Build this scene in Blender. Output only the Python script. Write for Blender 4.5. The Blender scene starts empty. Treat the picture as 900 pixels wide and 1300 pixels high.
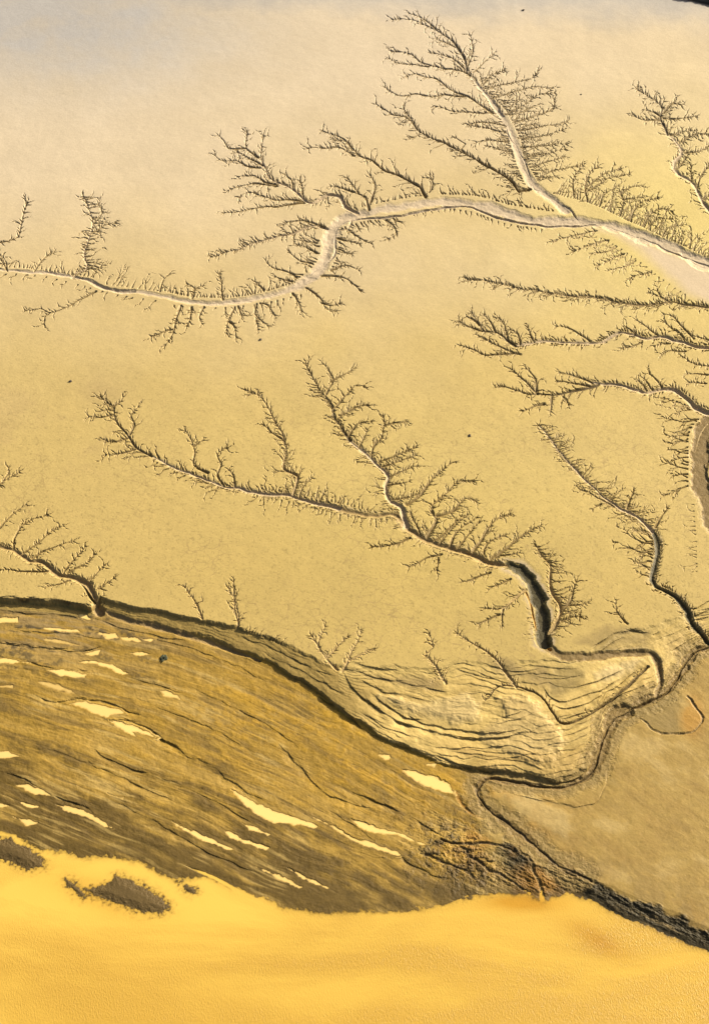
import bpy, math, random
import numpy as np

random.seed(7)
rng = np.random.default_rng(11)
sc = bpy.context.scene
COL = sc.collection

# ------------------------------------------------------------------ camera model (used to rectify the plan of the coast)
PW, PH = 900.0, 1300.0
CAM_H, PITCH, VFOV = 300.0, math.radians(50), math.radians(30)
F = (PH / 2) / math.tan(VFOV / 2)
cp, sp = math.cos(PITCH), math.sin(PITCH)

def unproj(u, v, z):
    """plan position of the ground point seen at photo pixel (u,v) lying at height z"""
    a = (np.asarray(u, float) - PW / 2) / F
    b = (PH / 2 - np.asarray(v, float)) / F
    dy = cp + b * sp
    dz = -sp + b * cp
    t = (np.asarray(z, float) - CAM_H) / dz
    return a * t, dy * t

def proj(x, y, z):
    h = z - CAM_H
    zc = y * cp - h * sp
    yu = y * sp + h * cp
    return PW / 2 + F * x / zc, PH / 2 - F * yu / zc

def mpp(v):
    """metres per photo pixel across the view at image row v"""
    b = (PH / 2 - v) / F
    return (CAM_H - 1.5) / (sp - b * cp) / F

# ------------------------------------------------------------------ noise
TAB = rng.random((256, 256)).astype(np.float32)

def vnoise(x, y):
    xi = np.floor(x); yi = np.floor(y)
    fx = (x - xi).astype(np.float32); fy = (y - yi).astype(np.float32)
    fx = fx * fx * (3 - 2 * fx); fy = fy * fy * (3 - 2 * fy)
    a = xi.astype(np.int64) & 255; b = yi.astype(np.int64) & 255
    a1 = (a + 1) & 255; b1 = (b + 1) & 255
    return (TAB[a, b] * (1 - fx) + TAB[a1, b] * fx) * (1 - fy) + (TAB[a, b1] * (1 - fx) + TAB[a1, b1] * fx) * fy

def fbm(x, y, o=4, g=0.5):
    s = 0.0; a = 1.0; n = 0.0
    for k in range(o):
        s = s + a * vnoise(x * 2 ** k + 17.3 * k, y * 2 ** k + 41.7 * k)
        n += a; a *= g
    return s / n

def sstep(a, b, x):
    t = np.clip((x - a) / (b - a), 0, 1)
    return t * t * (3 - 2 * t)

# ------------------------------------------------------------------ shore lines: edge of upper flat, foot of terraces, bank top, waterline
def curve(pts):
    p = np.array(pts, float)
    return lambda u: np.interp(u, p[:, 0], p[:, 1])
yA = curve([(-300, 752), (0, 759), (50, 760), (100, 766), (117, 769), (127, 755), (145, 762), (165, 768), (205, 775), (255, 786), (300, 795), (345, 812), (380, 826), (415, 845), (450, 848), (500, 844), (540, 848), (590, 840), (640, 846), (690, 838), (740, 836), (790, 802), (840, 790), (880, 776), (1050, 730), (1300, 690)])
yB = curve([(-300, 764), (0, 770), (110, 778), (140, 776), (170, 785), (200, 790), (235, 800), (270, 808), (300, 822), (340, 840), (375, 860), (410, 880), (440, 905), (460, 915), (480, 930), (500, 940), (540, 955), (560, 967), (600, 973), (640, 978), (670, 984), (700, 990), (725, 985), (745, 975), (758, 955), (770, 922), (790, 905), (830, 888), (860, 855), (900, 820), (1050, 760), (1300, 715)])
yC = curve([(-300, 1030), (0, 1057), (20, 1060), (42, 1071), (55, 1081), (80, 1083), (105, 1090), (150, 1088), (180, 1097), (205, 1110), (225, 1120), (262, 1112), (290, 1124), (330, 1138), (365, 1151), (400, 1158), (450, 1157), (500, 1158), (560, 1149), (600, 1139), (640, 1131), (668, 1134), (690, 1144), (700, 1136), (722, 1133), (745, 1141), (790, 1164), (840, 1185), (900, 1210), (1050, 1270), (1300, 1350)])
yD0 = curve([(580, 1140), (620, 1080), (640, 1062), (680, 1092), (720, 1104), (780, 1127), (840, 1152), (900, 1178), (1050, 1240), (1300, 1320)])
def yD(u):
    k = sstep(585, 640, u)
    return np.minimum(yC(u) - 5, (yC(u) - 12) * (1 - k) + yD0(u) * k)
dT = curve([(-300, 1.15), (60, 1.15), (300, 1.34), (450, 1.35), (700, 1.45), (790, 1.3), (1300, 1.2)])
f1 = curve([(-300, 1), (108, 1), (128, .4), (300, .30), (420, .09), (1300, .08)])
f2 = curve([(-300, 0), (108, 0), (128, .36), (420, .45), (480, .58), (700, .62), (790, .78), (1300, .8)])
d1 = lambda u: dT(u) * f1(u)
d2 = lambda u: dT(u) * f2(u)
d3 = lambda u: dT(u) * (1 - f1(u) - f2(u))
ZA = 2.2

def ground(u, v, sharp=True):
    a, b, c, d = yA(u), yB(u), yC(u), yD(u)
    w = 3.0 if sharp else 24.0
    lin = lambda p, q: np.clip((v - p) / np.maximum(q - p, 1e-3), 0, 1)
    z = ZA - d1(u) * lin(a - w * .3, a + w) - d2(u) * lin(a, b) - d3(u) * lin(b - w * .3, b + w)
    zb = ZA - d1(u) - d2(u) - d3(u)
    k = sstep(585, 650, u)
    zd = 0.10 * (1 - k) + 0.72 * k
    z = z - (zb - zd) * lin(b, d) - zd * lin(d, c)
    z = z - 0.16 * lin(c, c + (12 if sharp else 24)) - 0.8 * lin(c + 10, c + 40)
    return z

def to_world(pts):
    p = np.array(pts, float)
    z = ground(p[:, 0], p[:, 1], False)
    x, y = unproj(p[:, 0], p[:, 1], z)
    return np.stack([x, y], 1)

# ------------------------------------------------------------------ terrain sheet
NU, NV = 1560, 2000
U0, U1, V0, V1 = -110.0, 1010.0, -80.0, 1370.0
ug = np.linspace(U0, U1, NU); vg = np.linspace(V0, V1, NV)
UU, VV = np.meshgrid(ug, vg)                      # rows = v
X, Y = unproj(UU, VV, 1.0)
u, v = UU.copy(), VV.copy()
for _ in range(5):
    zz = ground(u, v, False)
    u, v = proj(X, Y, zz)
u = u.astype(np.float64)
# wobble the edges so that no scarp is a clean curve
wob = ((fbm(X / 3.2, Y / 3.2, 5, .62) - .5) * 11 + (fbm(X / 14, Y / 14, 3) - .5) * 10) * sstep(700, 800, v)
vw = v + wob * (1 - .4 * sstep(1000, 1100, v))
Z = ground(u, vw, True).astype(np.float64)
A_, B_, C_, D_ = yA(u), yB(u), yC(u), yD(u)
# zone weights
wLow = sstep(-2, 2, vw - B_) * (1 - sstep(600, 650, u + (fbm(X / 6, Y / 6, 3) - .5) * 60))
wSand = sstep(-3, 3, vw - B_) * (1 - (1 - sstep(600, 650, u + (fbm(X / 6, Y / 6, 3) - .5) * 60)))
wBand = sstep(-2, 2, vw - A_) * (1 - sstep(-2, 2, vw - B_))
wUp = 1 - sstep(-2, 2, vw - A_)
wBank = sstep(-4, 4, vw - D_ + (fbm(X / 2.5, Y / 2.5, 3) - .5) * 26) * sstep(600, 650, u)
tl = np.clip((vw - B_) / np.maximum(C_ - B_, 10), -.3, 1.6)
kB = np.polyfit([-300, -100, 0, 100, 200, 300, 400, 500, 600, 700], [745, 757, 765, 777, 797, 832, 880, 930, 982, 1036], 5)
kC = np.polyfit([-300, -100, 0, 100, 200, 300, 400, 500, 600, 700], [930, 1005, 1050, 1098, 1145, 1192, 1240, 1285, 1330, 1375], 3)
uc = np.clip(u, -150, 720)
fl = (v + (fbm(u / 120, v / 60, 3) - .5) * 16 - np.polyval(kB, uc)) / (np.polyval(kC, uc) - np.polyval(kB, uc))

# ---- base colours of the ground (linear albedo)
def mix(a, b, t):
    return a + (b - a) * t[..., None]
n_big = fbm(X / 45, Y / 45, 4)
n_mid = fbm(X / 9 + 5, Y / 9, 5, .6)
n_fin = fbm(X / 1.1, Y / 1.1, 4, .65)
c_tan = np.array([.400, .296, .104]); c_gold = np.array([.445, .345, .108]); c_pale = np.array([.462, .378, .252]); c_grey = np.array([.300, .285, .264])
ALB = np.zeros(X.shape + (3,)) + c_tan
far = sstep(520, 60, v + (n_big - .5) * 260 - (450 - u) * .12)  # upper flat turns paler, then greyer, toward its far edge
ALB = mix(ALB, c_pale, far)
ALB = mix(ALB, np.array([.475, .375, .125]), .9 * np.exp(-(((u - 850) / 170) ** 2 + ((v - 290 + (u - 850) * .1) / 130) ** 2)))
ALB = mix(ALB, c_gold, .5 * np.exp(-(((u - 590) / 260) ** 2 + ((v - 700) / 150) ** 2)))
ALB = mix(ALB, np.array([.345, .243, .066]) + 0 * ALB, (.5) * sstep(540, 820, v + (n_big - .5) * 220 + (n_mid - .5) * 60) * (1 - .55 * np.exp(-((u - 80) / 140) ** 2)))
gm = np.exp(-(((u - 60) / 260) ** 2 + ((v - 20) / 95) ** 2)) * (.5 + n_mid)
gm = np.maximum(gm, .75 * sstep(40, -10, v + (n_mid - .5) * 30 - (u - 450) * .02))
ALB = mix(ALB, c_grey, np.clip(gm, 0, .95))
stain = np.exp(-(((u - 60) / 120) ** 2 + ((v - 560) / 90) ** 2)) * sstep(.45, .7, n_mid) * .35 + np.exp(-(((u - 130) / 30) ** 2 + ((v - 497) / 18) ** 2)) * .3
ALB = mix(ALB, np.array([.24, .165, .075]), np.clip(stain, 0, 1))
ALB *= (.90 + .20 * n_mid + .10 * (n_fin - .5) * sstep(-100, 600, v))[..., None]
# dotted pitting of the near flat
pit = sstep(.62, .84, fbm(X / .38, Y / .38, 2)) * sstep(250, 650, v)
ALB = mix(ALB, ALB * .70, pit * .7)
# drying terraces
bandc = np.array([.255, .175, .046])
kk = sstep(690, 780, u)
grain = fbm((u + v * .4) / 40, (v + wob - B_) / 3.2, 4, .6) * (1 - kk) + fbm((u - v * .5) / 40, (v + u * .55) / 4.0, 4, .6) * kk
gpatch = sstep(.42, .62, fbm(X / 11 + 3, Y / 7, 4, .6))
grain = .5 + (grain - .5) * (.25 + .9 * gpatch)
rightb = sstep(430, 520, u)
bmix = mix(np.zeros_like(ALB) + bandc, np.array([.46, .33, .105]), np.clip(rightb * (.55 + .6 * sstep(.3, .7, n_mid)) * (1 - .75 * gpatch * sstep(.4, .55, grain)), 0, 1))
bmix *= (.70 + .60 * grain)[..., None] * (.8 + .4 * n_fin)[..., None]
ALB = mix(ALB, bmix, wBand * np.where(u < 430, 1, sstep(0, 30, vw - A_)))
# lower shelf: brown mud combed by the ebb
st1 = fbm(u / 95 + 3, fl * 19, 5, .62)
st2 = fbm(u / 42 + 9, fl * 52, 4, .66)
spk = fbm(X / 1.6 + 50, Y / 1.6, 4, .7)
low = np.zeros_like(ALB) + np.array([.252, .155, .022])
low = mix(low, np.array([.30, .195, .045]), sstep(.52, .30, st1) * .7)
low = mix(low, np.array([.115, .074, .018]), sstep(.48, .70, st1 + .25 * (tl - .45)) * (.35 + .5 * sstep(.35, .6, spk)))
low = mix(low, np.array([.088, .055, .010]), np.clip(sstep(.60, .95, tl + (n_mid - .5) * .7 + (st1 - .5) * .9) * .95, 0, 1))
st3 = fbm(u / 75 + 20, fl * 62, 4, .6)
low = mix(low, np.array([.10, .064, .016]), sstep(.53, .68, st3) * sstep(.40, .58, fbm(X / 12, Y / 12 + 9, 3)) * .6)
low = mix(low, np.array([.36, .25, .075]), sstep(.57, .66, fbm(u / 70 + 44, fl * 55, 4, .6)) * sstep(.45, .6, fbm(X / 14 + 9, Y / 14 + 9, 3)) * .55)
och = np.exp(-(((u - 520) / 110) ** 2 + ((v - 950) / 90) ** 2)) + .7 * np.exp(-(((u - 330) / 130) ** 2 + ((v - 920) / 70) ** 2))
low = mix(low, np.array([.31, .18, .014]), np.clip(och * sstep(.42, .72, st2 * .5 + spk * .5) * 1.1, 0, .7))
low = mix(low, np.array([.19, .135, .058]), np.exp(-(((u - 60) / 130) ** 2 + ((v - 800) / 40) ** 2)) * sstep(.35, .6, st2) * .8)
low = mix(low, np.array([.05, .038, .018]), sstep(.52, .62, fbm(u / 60 + 2, fl * 33, 4, .6)) * sstep(.42, .56, spk) * np.exp(-(((u - 60) / 200) ** 2 + ((v - 800) / 60) ** 2)) * .9)
low = mix(low, np.array([.045, .034, .016]), np.clip(1.5 - (vw - A_) / 13, 0, 1) * sstep(127, 110, u) * sstep(.2, .45, n_mid))
rough_z = np.exp(-(((u - 600) / 85) ** 2 + ((v - 1085 - (u - 600) * .15) / 45) ** 2))
low = mix(low, np.array([.06, .042, .014]), np.clip(rough_z * sstep(.42, .60, spk) * 1.2, 0, .9))
low *= 1.05 * (.82 + .36 * st2)[..., None] * (.78 + .44 * n_fin)[..., None]
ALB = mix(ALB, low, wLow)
# right hand sand bank
sb = np.zeros_like(ALB) + np.array([.280, .187, .046])
g2 = fbm((u + v) / 70, (v - u * .55) / 26, 5, .6)
sb = mix(sb, np.array([.335, .235, .075]), sstep(.48, .75, g2))
sb = mix(sb, np.array([.19, .112, .024]), sstep(.5, .25, g2) * .30 + .45 * sstep(-75, -5, vw - D_) * sstep(.35, .6, n_mid))
sb *= (.86 + .28 * n_fin)[..., None]
bk = np.zeros_like(ALB) + np.array([.040, .030, .010])
bk = mix(bk, np.array([.15, .105, .04]), sstep(.55, .75, fbm(u / 30, (v - u * .48) / 5, 4, .6)))
sb = mix(sb, bk, wBank)
ALB = mix(ALB, sb, wSand)
rust = 1.2 * np.exp(-(((u - 878) / 9) ** 2 + ((v - 910) / 20) ** 2)) + np.exp(-(((u - 620) / 60) ** 2 + ((v - 1040) / 45) ** 2)) + .8 * np.exp(-(((u - 690) / 40) ** 2 + ((v - 1118) / 22) ** 2)) + .6 * np.exp(-(((u - 880) / 18) ** 2 + ((v - 905) / 22) ** 2))
ALB = mix(ALB, np.array([.36, .17, .015]), np.clip(rust * sstep(.42, .6, n_mid) * .65, 0, .5))

# ---- relief
Z += (n_big - .5) * .12 * wUp
Z += (fbm(X / 2.2, Y / 2.2, 4, .55) - .5) * (.05 * wUp + .16 * wBand + .06 * wSand + .05 * wLow)
Z += (n_fin - .5) * (.025 + .05 * (wBand + wLow) + .04 * wSand)
Z += ((st1 - .5) * .16 - sstep(.56, .66, st3) * .02 + (st2 - .5) * .07 + (spk - .5) * .13) * wLow * np.clip((C_ - vw) / 40, 0, 1)
Z += (np.abs(spk - .5) - .1) * 1.05 * rough_z * wLow
Z += (grain - .5) * .16 * wBand
tb = np.clip((v + wob * .6 - A_) / np.maximum(B_ - A_, 6), -.2, 1.2)
qn = tb * np.where(u < 430, 5, 15) + (fbm(X / 16 + 60, Y / 16, 4, .5) - .5) * 6
fr_ = qn - np.floor(qn)
stm = sstep(.38, .60, fbm(X / 7 + 21, Y / 7, 3)) * wBand * (.4 + .6 * sstep(430, 500, u))
Z += (np.minimum(fr_, (1 - fr_) * 9) - .45) * .12 * stm
ALB = mix(ALB, np.array([.12, .08, .026]) + 0 * ALB, np.clip(sstep(.84, .93, fr_) * stm * .4 * sstep(.35, .6, n_mid), 0, 1))
# flow lines on the sand bank
sl2 = fbm((u + v) / 55 + 7, (v - u * .62 + (n_big - .5) * 90) / 5.5, 4, .6)
Z += (sl2 - .5) * .035 * wSand * (1 - wBank)
ALB = mix(ALB, np.array([.17, .11, .03]) + 0 * ALB, wSand * (1 - wBank) * sstep(.56, .72, sl2) * .16 * sstep(.4, .6, n_big))
ALB = mix(ALB, np.array([.20, .135, .04]) + 0 * ALB, wSand * (1 - wBank) * sstep(-60, -8, vw - D_) * sstep(.44, .58, fbm(X / 2.5, Y / 2.5 + 5, 4, .65)) * .55)
Z += ((fbm(u / 26, (v - u * .48) / 6, 4, .65) - .4) * .5 + (fbm(X / 1.3, Y / 1.3, 4, .7) - .5) * .5) * wBank * sstep(2, -14, vw - C_)
Z -= pit * .012 * wUp

# ------------------------------------------------------------------ carving tools
DEPTH = np.zeros(X.shape, np.float32)
BEDW = np.zeros(X.shape, np.float32)
BEDC = np.zeros(X.shape + (3,), np.float32)
OWN = np.zeros(X.shape, np.int32)
BED = {'pale': (.395, .312, .205), 'grey': (.34, .255, .15), 'dark': (.075, .048, .016), 'mid': (.23, .155, .060), 'wet_shade': (.035, .030, .012), 'rust': (.30, .15, .02), 'tan': (.33, .23, .09), 'brown': (.15, .098, .032), 'rill': (.145, .094, .026), 'silt': (.31, .245, .165), 'slump': (.20, .138, .042)}  # the near-black one holds wet mud plus channel shade in one colour

def patch(xa, ya, xb, yb, r):
    x0, x1 = min(xa, xb) - r, max(xa, xb) + r
    y0, y1 = min(ya, yb) - r, max(ya, yb) + r
    us, vs = proj(np.array([x0, x1, x0, x1]), np.array([y0, y0, y1, y1]), 1.0)
    i0 = max(int((us.min() - U0) / (U1 - U0) * (NU - 1)) - 1, 0); i1 = min(int((us.max() - U0) / (U1 - U0) * (NU - 1)) + 2, NU)
    j0 = max(int((vs.min() - V0) / (V1 - V0) * (NV - 1)) - 1, 0); j1 = min(int((vs.max() - V0) / (V1 - V0) * (NV - 1)) + 2, NV)
    if i1 - i0 < 2 or j1 - j0 < 2: return None
    return slice(j0, j1), slice(i0, i1)

RAG = ((fbm(X / 1.1 + 3, Y / 1.1, 4, .6) - .5) * 1.5 + (fbm(X / 4.5, Y / 4.5, 3) - .5) * 1.6).astype(np.float32)
def carve(pw, w, d, owner, bed, bank=.6, soft=1.6):
    """pw world polyline, w full width (m) and d depth (m) per vertex"""
    col = np.array(BED[bed], np.float32)
    for k in range(len(pw) - 1):
        (xa, ya), (xb, yb) = pw[k], pw[k + 1]
        sl = patch(xa, ya, xb, yb, max(w[k], w[k + 1]) * .5 + .25)
        if sl is None: continue
        px, py = X[sl], Y[sl]
        ex, ey = xb - xa, yb - ya
        L2 = ex * ex + ey * ey + 1e-9
        t = np.clip(((px - xa) * ex + (py - ya) * ey) / L2, 0, 1)
        dist = np.hypot(px - xa - t * ex, py - ya - t * ey)
        hw = (w[k] + (w[k + 1] - w[k]) * t) * .5
        dd = d[k] + (d[k + 1] - d[k]) * t
        dist = dist + RAG[sl] * np.minimum(hw * .38, .75) * (hw > .3)
        bw = np.minimum(hw, bank)
        pr = np.clip((hw - dist) / bw, 0, 1)
        dep = dd * pr ** .8
        D = DEPTH[sl]
        m = dep > D
        if not m.any(): continue
        D[m] = dep[m]
        W = np.minimum(pr * soft, 1)
        BEDW[sl][m] = W[m]
        BEDC[sl][m] = col
        OWN[sl][m & (dep > .03)] = owner

def poly_sd(pw, r):
    """signed distance (m, positive inside) to a world polygon, on its patch"""
    x0, y0 = pw.min(0) - r; x1, y1 = pw.max(0) + r
    sl = patch(x0, y0, x1, y1, 0)
    if sl is None: return None, None
    px, py = X[sl], Y[sl]
    dm = np.full(px.shape, 1e9); ins = np.zeros(px.shape, bool)
    n = len(pw)
    for k in range(n):
        (xa, ya), (xb, yb) = pw[k], pw[(k + 1) % n]
        ex, ey = xb - xa, yb - ya
        t = np.clip(((px - xa) * ex + (py - ya) * ey) / (ex * ex + ey * ey + 1e-9), 0, 1)
        dm = np.minimum(dm, np.hypot(px - xa - t * ex, py - ya - t * ey))
        if abs(yb - ya) > 1e-9:
            c_ = ((ya > py) != (yb > py)) & (px < (xb - xa) * (py - ya) / (yb - ya) + xa)
            ins ^= c_
    return sl, np.where(ins, dm, -dm)

def ledge(pts, drop, reach, side=1, dark=.5, end=.15):
    """a small scarp: the ground falls away on one side of the line and recovers over `reach` metres"""
    pw = to_world(rough(pts, 1.6))
    n = len(pw)
    best = {}
    for k in range(n - 1):
        (xa, ya), (xb, yb) = pw[k], pw[k + 1]
        sl = patch(xa, ya, xb, yb, reach)
        if sl is None: continue
        px, py = X[sl], Y[sl]
        ex, ey = xb - xa, yb - ya
        L = math.hypot(ex, ey) + 1e-9
        t = ((px - xa) * ex + (py - ya) * ey) / L / L
        tc = np.clip(t, 0, 1)
        dist = np.hypot(px - xa - tc * ex, py - ya - tc * ey)
        s = side * ((px - xa) * ey - (py - ya) * ex) / L        # right hand of the walk is positive
        s_al = (k + tc) / (n - 1)
        fade = np.clip(np.minimum(s_al, 1 - s_al) / end, 0, 1)
        fade = fade * np.clip(.15 + 2.6 * (LN[sl] - .3), .1, 1.25)
        val = np.where(s > 0, drop * fade * np.clip(1 - dist / reach, 0, 1) ** 1.3, 0)
        cur = LEDGE[sl]
        m = val > cur
        cur[m] = val[m]
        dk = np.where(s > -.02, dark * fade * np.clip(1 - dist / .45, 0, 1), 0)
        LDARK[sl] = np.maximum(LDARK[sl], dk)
LEDGE = np.zeros(X.shape, np.float32)
LN = fbm(X / 5.0 + 31, Y / 5.0, 4, .65)
LDARK = np.zeros(X.shape, np.float32)

def rough(pts, amp, seg=5.0):
    """resample a pixel polyline through a smooth curve and shake it"""
    p = np.array(pts, float)
    if len(p) > 2:
        q = [p[0]]
        for i in range(len(p) - 1):
            p0 = p[max(i - 1, 0)]; p1 = p[i]; p2 = p[i + 1]; p3 = p[min(i + 2, len(p) - 1)]
            n = max(1, int(np.hypot(*(p2 - p1)) / seg))
            for k in range(1, n + 1):
                t = k / n
                q.append(.5 * ((2 * p1) + (-p0 + p2) * t + (2 * p0 - 5 * p1 + 4 * p2 - p3) * t * t + (-p0 + 3 * p1 - 3 * p2 + p3) * t ** 3))
        p = np.array(q)
    else:
        n = max(1, int(np.hypot(*(p[1] - p[0])) / seg))
        p = p[0] + (p[1] - p[0]) * (np.arange(n + 1) / n)[:, None]
    j = np.array([[random.gauss(0, 1), random.gauss(0, 1)] for _ in range(len(p))]) * amp * .5
    j[0] = 0
    if len(p) > 4: j[1:-1] = (j[:-2] + 2 * j[1:-1] + j[2:]) / 2.6
    return p + j

TWIGS = [0]
SOFT = [1.0]
def twig(p, ang, length, owner, w=1.5, level=0, bend=0.0, dep=.30, bed='rill'):
    """one small rill wandering headward from the bank, with its own finger rills (photo pixels)"""
    step = 2.6
    n = max(2, int(length / step))
    pts = [p]
    a = ang; a0 = ang
    for k in range(n):
        a0 += bend / n
        a = a0 + .55 * (a - a0) + random.gauss(0, .24)
        q = pts[-1]
        pts.append((q[0] + step * math.cos(a), q[1] + step * math.sin(a) * .92))
        if level < 2 and k > 0 and random.random() < (.40 if level == 0 else .22):
            s = random.choice((-1, 1))
            twig(pts[-1], a + s * random.uniform(.35, .8), (length - k * step) * random.uniform(.3, .75) + 2, owner, w * .75, level + 1, 0, dep * .8, bed)
    m = mpp(p[1])
    ww = (w * (.75 + 1.25 * np.linspace(1, 0, len(pts)) ** 1.6)) * m
    dd = SOFT[0] * np.linspace(dep * 1.15, dep * .12, len(pts)) * m / .16
    carve(to_world(pts), np.maximum(ww, .16), dd, owner, bed, 1.0, 1.25)
    TWIGS[0] += 1

def branch(owner, pts, w0=2.4, w1=1.3, d=.34, bed='rill', L=6, R=6, sp=4.6, ang=47, bank=.5, jit=1.1, lb=None, rb=None, tw=1.5, tip=True, fr=0, fbed='pale', tbed='rill'):
    p = rough(pts, jit)
    seg = np.hypot(*np.diff(p, axis=0).T)
    s = np.concatenate([[0], np.cumsum(seg)])
    tot = s[-1]
    f = s / max(tot, 1e-6)
    m = np.array([mpp(q[1]) for q in p])
    small = w0 < 4.6
    w = (w0 + (w1 - w0) * f ** .8) * m * ((1.7 - .5 * f) if small else 1.0)
    if small: bank = 2.0; d = d * 1.1
    jw = np.array([random.random() for _ in w]) - .5
    ph = random.uniform(0, 9)
    w *= 1 + .22 * jw + .16 * np.sin(s / 9 + ph) * np.sin(s / 23 + ph * 2)
    dd = d * (1 - .6 * f) * np.minimum(1, .5 + w / .5)
    if fr:  # rim round the channel; pale ones paint the sunlit bank into the colour
        carve(to_world(p), w + fr * m * (1 + .4 * np.array([random.random() - .5 for _ in w])), .10 + 0 * dd, owner, fbed, 1.6)
    carve(to_world(p), w, dd, owner, bed, bank)
    sp = sp * random.uniform(.85, 1.35)
    SOFT[0] = random.uniform(.55, 1.0)
    # finger rills
    for side, ln, bias in ((-1, L, lb), (1, R, rb)):
        if ln <= 0: continue
        pos = random.uniform(0, sp)
        while pos < tot:
            k = min(np.searchsorted(s, pos, 'right') - 1, len(p) - 2)
            t = (pos - s[k]) / max(seg[k], 1e-6)
            q = p[k] + (p[k + 1] - p[k]) * t
            tang = math.atan2(*(p[k + 1] - p[k])[::-1])
            a = tang + side * math.radians(ang + random.gauss(0, 13))
            if bias is not None:
                a = math.radians(bias) + random.gauss(0, .2)
            wl = (w0 + (w1 - w0) * pos / tot) * .5
            na = tang + side * math.pi / 2
            st = (q[0] + max(wl - .8, 0) * math.cos(na), q[1] + max(wl - .8, 0) * math.sin(na))
            ll = ln * min(random.lognormvariate(-.35, .55), 1.9) * (1 - .35 * pos / tot) + 1.5
            twig(st, a, ll, owner, tw * random.uniform(.8, 1.2), 0 if ll > 6 else 1, random.gauss(0, .3), bed=tbed)
            pos += sp * min(random.lognormvariate(-.15, .6), 3.2)
    if tip and w1 < 3:
        tang = math.atan2(*(p[-1] - p[-2])[::-1])
        for k in range(3):
            twig(tuple(p[-1]), tang + (k - 1) * .7 + random.gauss(0, .15), random.uniform(5, 11), owner, 1.3, 0)

# ------------------------------------------------------------------ the creeks
CREEKS = []          # (label, group, [part names])
OWN_OF = [None]      # owner id -> (creek index, part name)
def new_owner(ci, part):
    OWN_OF.append((ci, part)); return len(OWN_OF) - 1
def creek(label, group=None, name='tidal_creek', cat='creek'):
    CREEKS.append((name, label, cat, group)); return len(CREEKS) - 1
def sub(ci, pts, **k):
    branch(new_owner(ci, 'side_gully'), pts, **k)
def subs(ci, lst, **k):
    for q in lst: sub(ci, q, **k)

# 1 --- great creek across the top of the flat
c = creek('longest pale creek, its wide beige channel curving across the top of the flat')
m = new_owner(c, 'main_channel')
main1 = [(915, 343), (880, 328), (850, 312), (815, 300), (780, 288), (750, 283), (715, 281), (680, 280), (640, 270), (600, 259), (550, 257), (500, 264), (462, 271), (438, 277), (424, 288), (418, 302), (416, 318), (408, 338), (395, 353), (375, 364), (340, 376), (300, 382), (260, 384), (230, 381), (200, 375), (170, 370), (140, 367), (124, 362), (112, 355), (95, 352), (70, 347), (40, 345), (10, 343), (-15, 340)]
branch(m, main1[:14], 25, 18, .44, 'pale', 0, 0, bank=1.5, tip=False)
branch(m, main1[12:20], 19, 20, .44, 'pale', 0, 0, bank=1.5, tip=False)
branch(m, main1[18:26], 17, 9, .44, 'pale', 0, 0, bank=1.5, tip=False)
branch(m, main1[25:], 9, 6, .42, 'pale', 0, 0, bank=.7, tip=False)
# rills along its banks
def comb(owner, pts, ln, ang, sp=4, w=1.5, spread=.22, bed='rill', dep=.30):
    SOFT[0] = random.uniform(.65, .95)
    p = rough(pts, .5); seg = np.hypot(*np.diff(p, axis=0).T); s = np.concatenate([[0], np.cumsum(seg)])
    pos = random.uniform(0, sp)
    while pos < s[-1]:
        k = min(np.searchsorted(s, pos, 'right') - 1, len(p) - 2)
        q = p[k] + (p[k + 1] - p[k]) * ((pos - s[k]) / max(seg[k], 1e-6))
        twig(tuple(q), math.radians(ang) + random.gauss(0, spread), ln * min(random.lognormvariate(-.3, .5), 1.7) + 1, owner, w * random.uniform(.8, 1.2), 0 if ln > 8 else 1, random.gauss(0, .3), dep, bed)
        pos += sp * random.uniform(.55, 1.5)
comb(m, [(455, 263), (500, 253), (535, 248)], 7, -110, 5)
comb(m, [(560, 246), (610, 249), (650, 260), (705, 268)], 9, -125, 4)
comb(m, [(520, 272), (560, 266), (600, 270), (640, 284), (690, 292)], 6, 75, 6)
comb(m, [(432, 290), (460, 282), (500, 274)], 14, 40, 5)
comb(m, [(430, 300), (428, 325), (418, 345)], 14, 20, 5)
comb(m, [(404, 300), (404, 325), (390, 345), (365, 362)], 22, -155, 6)
comb(m, [(375, 358), (330, 371), (290, 377), (245, 376), (205, 368)], 9, -92, 3.2, 1.7)
comb(m, [(200, 369), (170, 365), (130, 360)], 19, -55, 6)
comb(m, [(120, 352), (95, 348), (40, 340), (0, 338)], 9, -75, 4.5)
comb(m, [(390, 372), (330, 386), (270, 391), (220, 388)], 10, 95, 11)
comb(m, [(200, 382), (150, 375), (60, 352), (0, 348)], 13, 140, 11)
comb(m, [(700, 245), (750, 258), (800, 281), (850, 304), (898, 326)], 22, -55, 3, 1.6)
comb(m, [(735, 296), (770, 306), (810, 332), (850, 362), (872, 376)], 26, 150, 6.5, 1.3, .18, 'mid', .22)
inc = new_owner(c, 'thalweg')
branch(inc, [(905, 339), (880, 330), (850, 318), (830, 307), (800, 297), (778, 290), (765, 285), (735, 281), (728, 274), (722, 265), (708, 258), (702, 249), (690, 244), (678, 240), (675, 231), (671, 219), (665, 205), (660, 195), (657, 187), (649, 178), (643, 165)], 7, 3, .60, 'silt', 0, 0, bank=.5, tip=False)
branch(inc, [(755, 284), (715, 287), (680, 286), (640, 278), (600, 264), (580, 262), (540, 267), (500, 275), (470, 277), (440, 281), (428, 290), (424, 304), (425, 320), (415, 333), (396, 347), (386, 362), (360, 371), (330, 377), (300, 381)], 6.5, 4, .55, 'silt', 0, 0, bank=.6, tip=False)
branch(inc, [(446, 279), (441, 290), (424, 292)], 2.5, 2.5, .5, 'grey', 0, 0, tip=False)
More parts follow.
